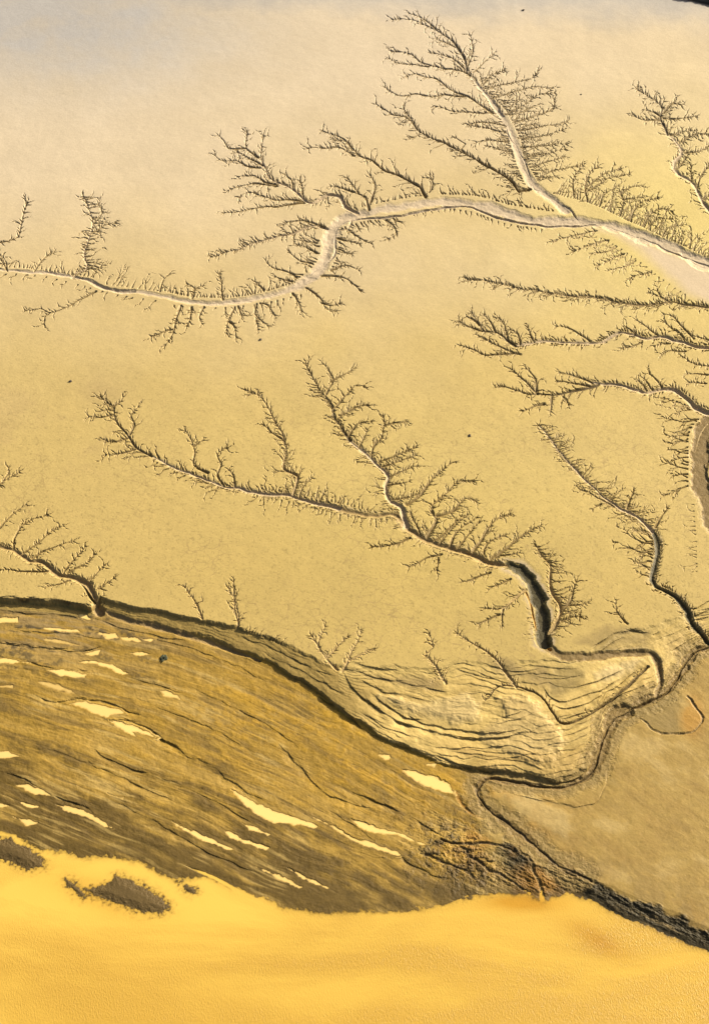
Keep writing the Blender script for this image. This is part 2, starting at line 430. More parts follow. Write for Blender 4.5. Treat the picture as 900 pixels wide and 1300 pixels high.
# north trunk
tr = new_owner(c, 'north_arm')
nt = [(718, 268), (700, 252), (686, 242), (674, 232), (664, 211), (657, 190), (650, 172), (643, 158), (637, 147), (625, 130), (606, 108), (592, 89), (589, 74), (581, 60), (571, 48), (553, 39), (539, 32), (523, 25), (498, 24)]
branch(tr, nt[:9], 16, 11, .36, 'pale', 0, 0, bank=1.0, tip=False, fr=3)
branch(tr, nt[8:12], 9, 4, .40, 'pale', 5, 5, bank=.5, tip=False)
branch(tr, nt[11:], 3.4, 1.5, .36, 'dark', 9, 13, 4)
comb(tr, [(634, 150), (642, 165), (647, 185), (655, 210), (666, 235)], 18, -172, 2.8, 1.4, .16)
comb(tr, [(606, 100), (628, 125), (645, 145), (660, 175), (664, 195), (672, 212), (684, 232)], 26, -15, 3.0, 1.3, .16)
sub(c, [(596, 96), (587, 90), (573, 87), (553, 85), (537, 81), (526, 72), (517, 67), (497, 65)], w0=3, w1=1.3, L=8, R=9)
sub(c, [(545, 84), (525, 82), (506, 80), (493, 75)], w0=1.6, L=5, R=5)
sub(c, [(624, 143), (606, 131), (592, 122), (578, 117), (564, 108), (553, 100), (540, 98), (526, 94), (516, 97)], w0=4, w1=1.3, L=8, R=7)
sub(c, [(590, 122), (578, 121), (564, 119), (548, 122), (528, 119), (506, 122), (488, 111)], w0=3, w1=1.3, L=8, R=6)
subs(c, [[(590, 88), (582, 80), (570, 72), (545, 66)], [(553, 36), (537, 24), (520, 17)], [(578, 60), (565, 54), (554, 50)]], w0=1.8, L=5, R=5)
subs(c, [[(592, 85), (600, 65), (597, 45)], [(600, 92), (612, 80), (625, 70)], [(612, 108), (625, 95), (640, 88)], [(615, 112), (640, 107), (670, 100), (682, 90)], [(622, 125), (650, 117), (680, 110), (700, 112)],
         [(640, 145), (660, 135), (680, 122), (702, 118)], [(650, 155), (672, 150), (700, 140), (703, 126)], [(655, 165), (690, 160), (718, 155)], [(657, 175), (690, 172), (712, 165)],
         [(660, 187), (690, 185), (718, 182)], [(665, 200), (690, 195), (715, 190)], [(672, 212), (695, 205), (715, 200)], [(682, 226), (700, 217), (722, 213), (738, 210)]], w0=2, w1=1, L=9, R=7, sp=4, ang=45, tw=1.3)
subs(c, [[(642, 160), (615, 155), (592, 158)], [(642, 168), (620, 163), (598, 160)], [(645, 180), (625, 178), (605, 180)], [(650, 192), (632, 190), (618, 185)], [(630, 143), (600, 143), (570, 140), (555, 135)]], w0=1.9, L=6, R=6)
sub(c, [(672, 240), (659, 243), (652, 232), (637, 221), (617, 211), (600, 200), (584, 192), (564, 182), (548, 175), (531, 165), (520, 150), (512, 139)], w0=6, w1=1.6, d=.65, bed='rill', L=16, R=5, sp=3.0, lb=165)
sub(c, [(525, 158), (513, 148), (500, 147), (487, 139), (477, 132)], w0=2, L=8, R=3, lb=150)
sub(c, [(584, 190), (590, 183), (578, 175)], w0=1.5, L=0, R=0)
subs(c, [[(728, 250), (727, 228), (735, 215)], [(745, 256), (742, 237), (750, 217), (757, 212)], [(744, 243), (770, 228), (797, 221)], [(742, 238), (765, 221), (786, 214)], [(760, 262), (766, 247), (782, 236)],
         [(786, 274), (790, 256), (786, 243)], [(790, 253), (805, 251), (814, 250)], [(787, 246), (800, 238), (813, 235)], [(800, 280), (805, 264), (816, 256), (834, 252)], [(815, 287), (825, 272), (840, 265), (852, 268)], [(822, 286), (836, 276), (851, 278)],
         [(840, 300), (846, 290), (864, 285)], [(860, 308), (866, 294)], [(880, 318), (886, 304)]], w0=2.2, w1=1, L=9, R=7, sp=3.6, ang=50)
subs(c, [[(757, 293), (735, 298), (702, 306)], [(772, 305), (750, 311), (728, 318)], [(782, 313), (765, 320), (750, 322)], [(792, 322), (775, 329), (758, 336)], [(806, 331), (790, 338), (773, 343)], [(826, 345), (810, 349), (798, 353)]], w0=1.6, L=5, R=6, tbed='mid', bed='mid', d=.26)
# western branches
sub(c, [(454, 271), (438, 262), (432, 251), (422, 248), (411, 250), (398, 257), (388, 255), (380, 247), (367, 238), (353, 232), (342, 224), (337, 213), (332, 200), (332, 184), (335, 173)], w0=9, w1=1.6, bed='grey', d=.5, L=8, R=12, sp=4)
subs(c, [[(334, 210), (324, 204), (313, 199), (302, 193)], [(328, 200), (312, 189), (312, 178), (313, 167)], [(311, 188), (291, 188), (284, 178), (280, 173)], [(330, 213), (311, 211), (300, 204), (282, 204), (273, 197)], [(351, 234), (336, 229), (324, 222), (304, 224)],
         [(352, 236), (336, 234), (316, 234), (291, 241)], [(386, 255), (367, 253), (349, 254), (336, 249), (320, 244), (304, 249)], [(386, 257), (367, 260), (349, 263), (331, 263), (309, 268), (284, 270)], [(371, 239), (369, 227), (362, 221)], [(384, 246), (384, 236), (381, 229)]], w0=2.6, w1=1.2, L=7, R=7)
sub(c, [(416, 290), (402, 286), (389, 289), (371, 296), (356, 300), (336, 304), (316, 311), (289, 320), (267, 326)], w0=5, w1=1.4, bed='grey', d=.45, L=7, R=12, sp=3, rb=-150)
sub(c, [(412, 288), (393, 282), (380, 280), (360, 284)], w0=3, L=5, R=7)
subs(c, [[(468, 266), (464, 250), (454, 247), (449, 238), (440, 226)], [(450, 244), (436, 240), (420, 237)], [(470, 256), (473, 248), (476, 238), (470, 223)]], w0=3.2, w1=1.4, L=7, R=7)
sub(c, [(540, 250), (533, 236), (524, 232), (509, 223), (493, 218), (482, 211), (473, 204), (458, 199), (449, 192), (436, 176), (409, 166)], w0=6, w1=1.6, d=.55, bed='rill', L=12, R=9, sp=3.6)
subs(c, [[(450, 198), (429, 187), (409, 187), (391, 188)], [(446, 190), (440, 180), (425, 178)], [(544, 244), (549, 234), (546, 222)], [(487, 278), (500, 287), (504, 296), (493, 304)]], w0=2.6, w1=1.2, L=7, R=7)
subs(c, [[(428, 302), (444, 306), (456, 309)], [(440, 290), (455, 302), (470, 309)], [(426, 315), (444, 322)], [(420, 343), (437, 337), (454, 342)], [(408, 350), (434, 351), (446, 358), (457, 367)], [(388, 365), (406, 378), (414, 391), (426, 394)], [(408, 384), (420, 388), (430, 384)], [(371, 372), (379, 382), (382, 394)],
         [(396, 334), (379, 331), (366, 319)], [(402, 321), (388, 314), (377, 311)], [(402, 308), (388, 307)], [(376, 352), (361, 344), (346, 341), (339, 333)], [(371, 357), (350, 352)]], w0=3, w1=1.2, L=5, R=5, sp=5)
subs(c, [[(203, 370), (206, 356), (214, 348)], [(244, 378), (247, 367), (238, 361)], [(246, 368), (257, 362)], [(283, 380), (281, 367), (281, 356), (278, 348)], [(335, 368), (323, 357)], [(230, 388), (222, 407), (220, 422), (211, 438)], [(219, 418), (205, 422), (192, 427)], [(243, 390), (241, 402), (237, 413)], [(259, 389), (253, 402), (256, 411)],
         [(298, 390), (290, 404), (288, 424)], [(291, 408), (298, 416), (300, 428)], [(302, 389), (307, 399)], [(326, 386), (323, 398), (329, 405), (341, 413)], [(325, 403), (328, 418)], [(330, 385), (341, 387), (349, 399)]], w0=2.8, w1=1.2, L=5, R=5, sp=5)
sub(c, [(92, 353), (98, 346), (109, 343), (111, 336), (107, 329), (107, 318), (111, 307), (116, 296), (118, 284), (116, 273), (111, 260), (106, 250)], w0=5, w1=1.5, bed='grey', L=11, R=20, sp=3.4, lb=-168, rb=-12)
subs(c, [[(10, 344), (4, 333), (-4, 325)], [(-4, 308), (13, 306), (24, 300), (27, 289), (29, 273), (34, 257)], [(118, 284), (130, 270), (126, 258)], [(117, 296), (136, 284), (146, 283)], [(44, 344), (50, 335), (64, 320)]], w0=2, w1=1.2, L=9, R=9)
sub(c, [(122, 370), (107, 378), (93, 384), (76, 393), (62, 397), (53, 392), (31, 394)], w0=2, w1=1.1, L=6, R=4)
sub(c, [(64, 397), (58, 402), (56, 411)], w0=1.5, L=4, R=4)

# 2 --- upper right corner creek
c = creek('small winding creek with bushy side rills, cut off by the upper right edge')
m = new_owner(c, 'main_channel')
branch(m, [(915, 285), (900, 268), (891, 257), (887, 246), (880, 235), (872, 228), (861, 221), (855, 213), (856, 205), (864, 196), (864, 189), (856, 178), (847, 171)], 9, 6, .5, 'grey', 9, 4, 5, bank=.8, tip=False, fr=3)
branch(m, [(847, 171), (841, 160), (838, 152), (840, 137), (831, 127), (818, 120), (808, 113)], 5, 1.5, .4, 'dark', 9, 12, 3.5)
subs(c, [[(838, 152), (825, 152), (813, 152), (803, 146)], [(838, 147), (830, 143), (822, 141)], [(841, 150), (861, 150), (882, 148)], [(842, 142), (847, 136), (854, 130), (864, 134)], [(850, 171), (868, 166), (875, 164)], [(862, 180), (879, 171), (898, 171)], [(868, 194), (886, 191), (900, 185)],
         [(857, 214), (868, 205), (872, 196)], [(877, 231), (876, 217), (877, 210)], [(884, 239), (888, 223), (896, 212), (905, 200)], [(890, 252), (900, 246), (906, 230)]], w0=3, w1=1.3, L=8, R=8, sp=3.5)

# 3 --- thin straight creek
c = creek('thin nearly straight creek without side arms, running under the pale mud fan')
m = new_owner(c, 'main_channel')
branch(m, [(915, 390), (895, 389), (880, 388), (864, 386), (848, 383), (835, 385), (814, 387), (800, 385), (780, 382), (760, 378), (740, 376), (720, 374), (702, 372), (682, 369), (664, 367), (650, 363), (636, 360), (616, 356), (590, 353)], 6, 1.8, .45, 'mid', 12, 5, 3.0, bank=.5, lb=150)
sub(c, [(850, 383), (838, 377), (824, 372)], w0=3, L=4, R=4)
sub(c, [(838, 377), (834, 370)], w0=2, L=0, R=2)

# 4 ---
c = creek('creek with fan shaped bushy head and hooked upper spurs, just below the thin straight creek')
m = new_owner(c, 'main_channel')
branch(m, [(915, 442), (898, 441), (882, 440), (868, 434), (854, 432), (840, 426), (820, 430), (804, 425), (786, 422), (770, 430), (760, 435), (740, 435), (720, 435), (690, 433), (678, 435), (654, 439)], 9, 5, .55, 'grey', 5, 6, 4, bank=.7, tip=False, fr=5)
branch(m, [(654, 439), (642, 430), (630, 422), (614, 420), (606, 408), (598, 396)], 4, 1.5, .4, 'dark', 9, 11, 3)
subs(c, [[(660, 450), (644, 444), (630, 438), (618, 432), (608, 428)], [(655, 448), (636, 450), (616, 450), (600, 443), (584, 438)], [(748, 433), (734, 423), (718, 415), (706, 414)], [(834, 425), (822, 416), (808, 407)], [(808, 426), (796, 416)], [(868, 432), (860, 422), (852, 418), (842, 409)],
         [(880, 430), (864, 414), (852, 402), (842, 398)], [(905, 434), (888, 429), (878, 426)], [(628, 421), (622, 408), (614, 400)], [(644, 430), (640, 412), (634, 405)], [(660, 437), (656, 424), (648, 418)], [(678, 434), (670, 420), (668, 415)], [(612, 420), (595, 415), (582, 408)], [(608, 412), (592, 402), (584, 408)]], w0=3, w1=1.3, L=6, R=6)
subs(c, [[(815, 434), (800, 440), (788, 442)], [(870, 446), (850, 445), (838, 450)], [(850, 436), (838, 437), (830, 440)]], w0=1.5, L=3, R=3, bed='mid')

# 5 ---
c = creek('fork headed creek with finger spurs, emptying into the top of the brown bedded creek')
m = new_owner(c, 'main_channel')
branch(m, [(905, 526), (892, 521), (880, 515), (868, 504), (856, 496), (842, 494), (828, 497), (816, 497), (800, 493), (788, 489), (770, 487), (750, 486)], 12, 6, .7, 'grey', 5, 5, 5, bank=.8, tip=False, fr=5)
branch(m, [(760, 487), (740, 494), (722, 498), (700, 502), (682, 500), (666, 499), (654, 495), (634, 490)], 4, 1.5, .4, 'dark', 9, 7, 3.6)
subs(c, [[(752, 486), (736, 480), (720, 475), (710, 473)], [(748, 490), (730, 488), (708, 484)], [(682, 500), (666, 484), (650, 470)], [(680, 498), (679, 482), (668, 468)], [(700, 502), (700, 511), (698, 521)], [(714, 503), (720, 512)], [(840, 493), (832, 483), (824, 475)], [(828, 495), (822, 487), (816, 480)], [(820, 496), (816, 488), (810, 484)], [(690, 513), (676, 517), (664, 522)]], w0=3.4, w1=1.4, L=6, R=6)
comb(m, [(885, 522), (865, 512), (840, 504)], 18, 162, 5, 1.3, .15, 'mid')
subs(c, [[(906, 466), (884, 463), (868, 454)], [(898, 476), (885, 474), (872, 475)], [(896, 487), (873, 485)]], w0=1.6, L=4, R=4, bed='mid')

# 6 --- right edge
c = creek('wide brown bedded creek at the right edge, horizontal rills on its left bank')
m = new_owner(c, 'main_channel')
branch(m, [(915, 526), (898, 540), (890, 556), (888, 580), (888, 605), (891, 625), (899, 645), (909, 668), (924, 690)], 25, 24, .6, 'brown', 0, 0, bank=.6, tip=False, fr=8)
branch(new_owner(c, 'side_bar'), [(899, 536), (886, 556), (882, 580), (882, 604), (886, 626), (896, 652)], 6, 5, .66, 'tan', 0, 0, bank=.9, tip=False)
branch(new_owner(c, 'thalweg'), [(915, 545), (897, 560), (896, 585), (892, 605), (895, 625), (910, 650)], 10, 10, .5, 'rill', 0, 0, bank=1.4, tip=False)
comb(m, [(886, 532), (873, 550), (872, 585), (872, 620)], 30, 178, 5, 1.6, .14)
comb(m, [(880, 640), (882, 680), (884, 730)], 14, 178, 6, 1.2, .2, 'mid', .2)

# 7 ---
c = creek('feathery creek with dense short rills both sides, left of the brown bedded creek')
m = new_owner(c, 'main_channel')
branch(m, [(902, 818), (893, 808), (884, 799), (878, 791), (871, 773), (860, 760), (844, 750), (831, 744), (827, 735), (831, 718), (834, 700), (833, 685), (828, 675)], 10, 10, .85, 'wet_shade', 5, 5, 4, bank=.9, tip=False, fr=7)
branch(m, [(828, 675), (809, 657), (780, 641), (753, 619), (727, 592), (708, 571), (695, 552), (684, 539)], 8, 2.2, .5, 'grey', 13, 19, 2.4, lb=-170, rb=-20, bank=.7, fr=3)
comb(m, [(826, 670), (828, 700), (824, 735)], 32, 192, 5, 2.0, .16)
comb(m, [(815, 665), (790, 652)], 14, 175, 5)
subs(c, [[(779, 643), (761, 633), (737, 621)], [(831, 669), (840, 655), (846, 645)], [(795, 645), (800, 632), (803, 622)], [(762, 640), (752, 646)]], w0=2.8, L=5, R=5)

# 8 --- central system
c = creek('largest central creek with three feathery arms, opening into a deep dark bend')
m = new_owner(c, 'main_channel')
m2 = new_owner(c, 'outlet_channel')
branch(m2, [(833, 884), (838, 862), (833, 838), (824, 828), (800, 829), (770, 831), (740, 834), (715, 832), (697, 822), (687, 808), (686, 786)], 9, 19, .55, 'brown', 0, 0, bank=.7, tip=False, fr=6)
dk = new_owner(c, 'deep_bend')
branch(dk, [(692, 816), (687, 804), (688, 790), (686, 772), (678, 750), (669, 733), (658, 722), (644, 716)], 22, 19, 1.2, 'wet_shade', 0, 0, bank=1.1, tip=False, fr=14)
branch(new_owner(c, 'rusty_bar'), [(698, 824), (688, 812), (680, 795), (676, 775), (668, 752)], 4, 3, .9, 'rust', 0, 0, bank=.8, tip=False)
branch(m, [(644, 717), (620, 713), (600, 705), (575, 697), (550, 690), (535, 682), (520, 673), (510, 660), (500, 653), (480, 654), (455, 652), (430, 645)], 12, 9, .7, 'mid', 6, 5, 4, bank=.9, tip=False, fr=7)
branch(m, [(430, 645), (410, 640), (385, 634), (365, 628), (340, 626), (315, 623), (300, 619), (283, 617), (256, 606), (227, 596), (207, 587), (193, 579)], 9, 4.5, .55, 'grey', 8, 9, 3.8, bank=.7, tip=False, fr=4)
branch(m, [(193, 579), (176, 570), (166, 558), (161, 551), (151, 539), (145, 526), (145, 517), (129, 504)], 3.6, 1.4, .36, 'dark', 17, 8, 4.2, lb=172)
comb(m, [(195, 585), (225, 600), (260, 612), (300, 626)], 16, 150, 7, 1.4)
comb(m, [(320, 628), (380, 640), (440, 655), (500, 660)], 12, 100, 7, 1.4)
comb(m, [(330, 620), (380, 628), (430, 638), (470, 648)], 13, -80, 4.5, 1.7)
subs(c, [[(165, 551), (170, 539), (166, 526), (176, 517)], [(264, 600), (247, 590), (247, 573), (242, 558), (236, 546)], [(247, 566), (258, 559)], [(285, 617), (276, 602), (281, 588), (276, 578), (287, 567)], [(298, 617), (296, 602), (291, 596)], [(144, 526), (130, 530), (113, 529)], [(162, 556), (148, 561), (133, 558)], [(172, 570), (150, 577), (135, 578)], [(145, 515), (154, 510), (156, 503)], [(380, 632), (384, 618), (396, 608)], [(405, 636), (412, 624)]], w0=2.8, w1=1.2, L=6, R=6)
sub(c, [(371, 631), (377, 613), (377, 603), (361, 594), (363, 575), (361, 557), (355, 543), (345, 527), (336, 509), (327, 501), (312, 495)], w0=5, w1=1.5, d=.42, bed='mid', L=14, R=9, sp=3.2)
sub(c, [(360, 559), (345, 549), (335, 539)], w0=2.5, L=5, R=7)
ca = new_owner(c, 'side_gully')
branch(ca, [(516, 668), (512, 655), (510, 645), (493, 633), (489, 615), (493, 605), (479, 589), (463, 575), (444, 559)], 10, 6, .65, 'grey', 17, 8, 3.6, bank=.8, tip=False, lb=178, fr=3)
branch(ca, [(444, 559), (433, 543), (424, 527), (423, 517), (412, 503), (403, 490), (393, 474), (388, 463)], 5, 1.5, .4, 'dark', 12, 9, 3.0)
subs(c, [[(471, 580), (473, 567), (484, 554), (487, 538), (486, 530)], [(487, 540), (500, 536), (515, 535)], [(414, 500), (417, 493), (423, 482), (412, 463)], [(420, 484), (435, 476), (449, 469)], [(425, 517), (439, 501), (449, 490), (460, 490)], [(430, 527), (449, 519), (465, 514)], [(442, 553), (452, 538), (471, 535)], [(480, 587), (503, 578), (527, 567)], [(485, 592), (508, 584), (527, 578)], [(495, 605), (511, 597), (529, 591)], [(492, 616), (519, 612)], [(497, 634), (519, 631), (532, 626)], [(455, 568), (462, 556), (466, 545)]], w0=2.6, w1=1.2, L=8, R=7, sp=3.4, ang=50)
subs(c, [[(516, 640), (529, 632), (536, 624), (548, 609), (563, 594), (570, 589)], [(540, 686), (551, 665), (554, 658), (547, 650), (548, 641), (568, 624), (580, 611), (600, 610)], [(554, 655), (573, 650), (590, 633), (604, 636)], [(598, 703), (614, 680), (626, 663), (646, 653)], [(622, 710), (641, 697), (658, 682), (685, 668)]], w0=4.5, w1=1.4, L=9, R=10, sp=3.2, ang=48)
subs(c, [[(551, 686), (573, 668), (584, 655)], [(570, 694), (580, 675), (604, 658)], [(578, 698), (597, 675), (607, 665)], [(558, 690), (578, 665), (592, 655)], [(614, 703), (618, 690), (640, 680)], [(628, 708), (658, 702)], [(534, 680), (527, 665), (520, 650)], [(560, 704), (541, 709), (519, 719)], [(556, 708), (554, 723)], [(520, 683), (497, 692), (472, 694)], [(622, 727), (602, 734), (587, 738)], [(648, 735), (634, 742), (624, 746)]], w0=2.6, w1=1.3, L=5, R=5)
sub(c, [(690, 806), (704, 794), (710, 768), (700, 753), (697, 733), (698, 716), (687, 706), (680, 692)], w0=10, w1=2, d=.7, bed='tan', L=6, R=24, sp=4.2, rb=-4)
subs(c, [[(709, 780), (722, 765), (727, 750), (731, 738)], [(710, 770), (736, 768), (745, 766)], [(712, 788), (735, 782)]], w0=3.6, w1=1.5, L=6, R=6)
sub(c, [(668, 748), (655, 757), (638, 773), (616, 772)], w0=4, bed='tan', L=6, R=7)
subs(c, [[(638, 774), (637, 794)], [(634, 780), (620, 786), (609, 792)]], w0=3, L=5, R=5)
comb(dk, [(674, 770), (676, 795), (682, 815)], 13, 182, 5, 1.6, .15, 'mid')
subs(c, [[(655, 872), (640, 850), (626, 833), (607, 821), (592, 812), (580, 804)]], w0=4, w1=1.5, bed='tan', L=7, R=7)
sub(c, [(796, 792), (782, 776), (780, 767)], w0=2.5, L=6, R=6)

# 9 --- lower left creek
c = creek('creek with long thin rills fanning upward, dropping over the dark scarp at lower left')
m = new_owner(c, 'main_channel')
branch(new_owner(c, 'outlet_channel'), [(330, 838), (285, 822), (240, 807), (195, 794), (155, 784), (126, 772)], 3, 8, .3, 'mid', 0, 0, bank=.6, tip=False)
branch(m, [(128, 776), (122, 768), (118, 752), (107, 738), (90, 731), (76, 729), (66, 722), (54, 713), (39, 712), (27, 704), (15, 698), (0, 693), (-20, 686)], 13, 7, .75, 'mid', 6, 5, 5, bank=.8, tip=False, fr=2)
branch(m, [(121, 764), (112, 752), (103, 740)], 4, 3, 1.0, 'wet_shade', 0, 0, tip=False)
subs(c, [[(18, 697), (18, 684), (32, 665), (59, 653)], [(29, 703), (46, 690), (61, 678), (76, 668)], [(41, 709), (56, 700), (93, 687)], [(81, 727), (95, 709), (108, 695)], [(86, 727), (105, 717), (120, 704)], [(112, 740), (132, 719)], [(125, 748), (144, 734)], [(-2, 672), (15, 653), (32, 641)], [(62, 724), (37, 726), (-5, 723)], [(90, 735), (75, 742), (62, 745)]], w0=2.6, w1=1.2, L=5, R=5, sp=6)
c = creek('short twiggy gully end at the left edge, halfway down the photo', name='rill', cat='gully')
subs(c, [[(-5, 618), (15, 604), (24, 599)], [(4, 610), (12, 600), (10, 593)]], w0=2, w1=1.2, L=5, R=5, bed='mid')
# little gullies on the strand edge
for pts, lab in (([(257, 786), (249, 766), (235, 746)], 'thin leafless gully on the strand edge, the first right of the lower left creek'),
                 ([(302, 796), (301, 769), (290, 746)], 'twin twigged gully on the strand edge, halfway between lower left creek and terrace fan')):
    c = creek(lab, name='rill', cat='gully')
    sub(c, pts, w0=2.2, w1=1, L=6, R=6, sp=5, bed='mid', tbed='mid', d=.22)
    if pts[0][0] > 290:
        sub(c, [(303, 792), (297, 765), (297, 738)], w0=2, L=7, R=7, bed='mid')
        comb(new_owner(c, 'side_gully'), [(308, 798), (335, 808), (360, 818)], 9, -50, 5, 1.4)
c = creek('branching gully feeding the terrace fan, antler shaped, left of the sand bank', name='rill', cat='gully')
subs(c, [[(428, 850), (414, 836), (405, 821), (407, 807), (412, 795)], [(405, 822), (396, 808)], [(414, 836), (428, 822), (440, 808)], [(434, 852), (445, 830), (455, 812), (458, 800)], [(444, 838), (460, 830), (474, 825)]], w0=2.8, w1=1.2, L=6, R=6, bed='tan', sp=5, tbed='mid', d=.24)
c = creek('faint curled gully on the slope between the antler shaped gully and the dark bend', name='rill', cat='gully')
sub(c, [(566, 868), (555, 847), (539, 831), (549, 822), (544, 804)], w0=3, w1=1.3, bed='tan', L=7, R=7, sp=5, tbed='tan', d=.24)

# 10 --- rough ravine through the terraces
c = creek('dark rubbly ravine winding under the terraces down to the golden water', name='ravine', cat='ravine')
m = new_owner(c, 'main_channel')
branch(m, [(915, 812), (898, 820), (880, 828), (868, 842), (858, 860), (850, 874), (835, 884), (812, 893), (792, 903)], 10, 15, .5, 'rill', 0, 0, bank=.5, jit=4, tip=False, fr=26, fbed='slump')
branch(m, [(792, 903), (778, 912), (770, 928), (765, 948), (756, 972)], 26, 20, .5, 'rill', 0, 0, bank=1.0, jit=5, tip=False, fr=26, fbed='slump')
branch(m, [(756, 970), (738, 990), (705, 999), (662, 994), (622, 987), (604, 1000)], 11, 10, .38, 'brown', 0, 0, bank=.5, jit=2.5, tip=False, fr=26, fbed='slump')
branch(m, [(604, 998), (612, 1020), (640, 1042), (672, 1068), (700, 1092), (735, 1112)], 10, 24, .34, 'rill', 0, 0, bank=1.6, jit=3, tip=False, fr=26, fbed='slump')
branch(new_owner(c, 'incised_bed'), [(915, 813), (898, 821), (880, 829), (868, 843), (858, 861), (849, 875), (834, 886), (812, 895), (792, 905), (775, 917), (765, 940), (755, 972), (738, 990), (705, 999), (662, 994), (622, 987), (606, 1000), (614, 1022), (645, 1045), (680, 1074), (705, 1096), (750, 1118)], 5, 6, .85, 'dark', 0, 0, bank=.6, jit=1.6, tip=False)
branch(new_owner(c, 'shore_gully'), [(688, 1142), (686, 1120), (672, 1095), (655, 1070)], 9, 4, .3, 'rill', 0, 0, bank=.8, jit=4, tip=False)
subs(c, [[(872, 884), (886, 898), (889, 915), (876, 930), (850, 932), (822, 922), (802, 906)]], w0=4.8, w1=4.5, bed='rill', L=0, R=0, tip=False, d=.22, bank=.6, jit=3)
subs(c, [[(578, 1006), (586, 1020), (600, 1034), (625, 1042)]], w0=8, w1=4, bed='rust', L=0, R=0, tip=False, d=.12)
subs(c, [[(560, 1065), (590, 1072), (615, 1070), (650, 1080)], [(585, 1075), (610, 1095), (640, 1115), (672, 1132)], [(540, 1085), (575, 1100), (615, 1122)]], w0=3, w1=4, bed='dark', L=0, R=0, tip=False, d=.3, jit=3)

# 11 --- second ravine, sharp lip in the terraces
c = creek('curved dark gully with a hooked end cutting the terrace slope below the dark bend', name='ravine', cat='ravine')
m = new_owner(c, 'main_channel')
branch(m, [(822, 846), (800, 868), (768, 893), (738, 912), (716, 919), (704, 908), (695, 893), (680, 880), (660, 873), (640, 871), (626, 876), (616, 890)], 3.5, 2.2, .5, 'dark', 0, 4, 5, bank=.3, tip=False)

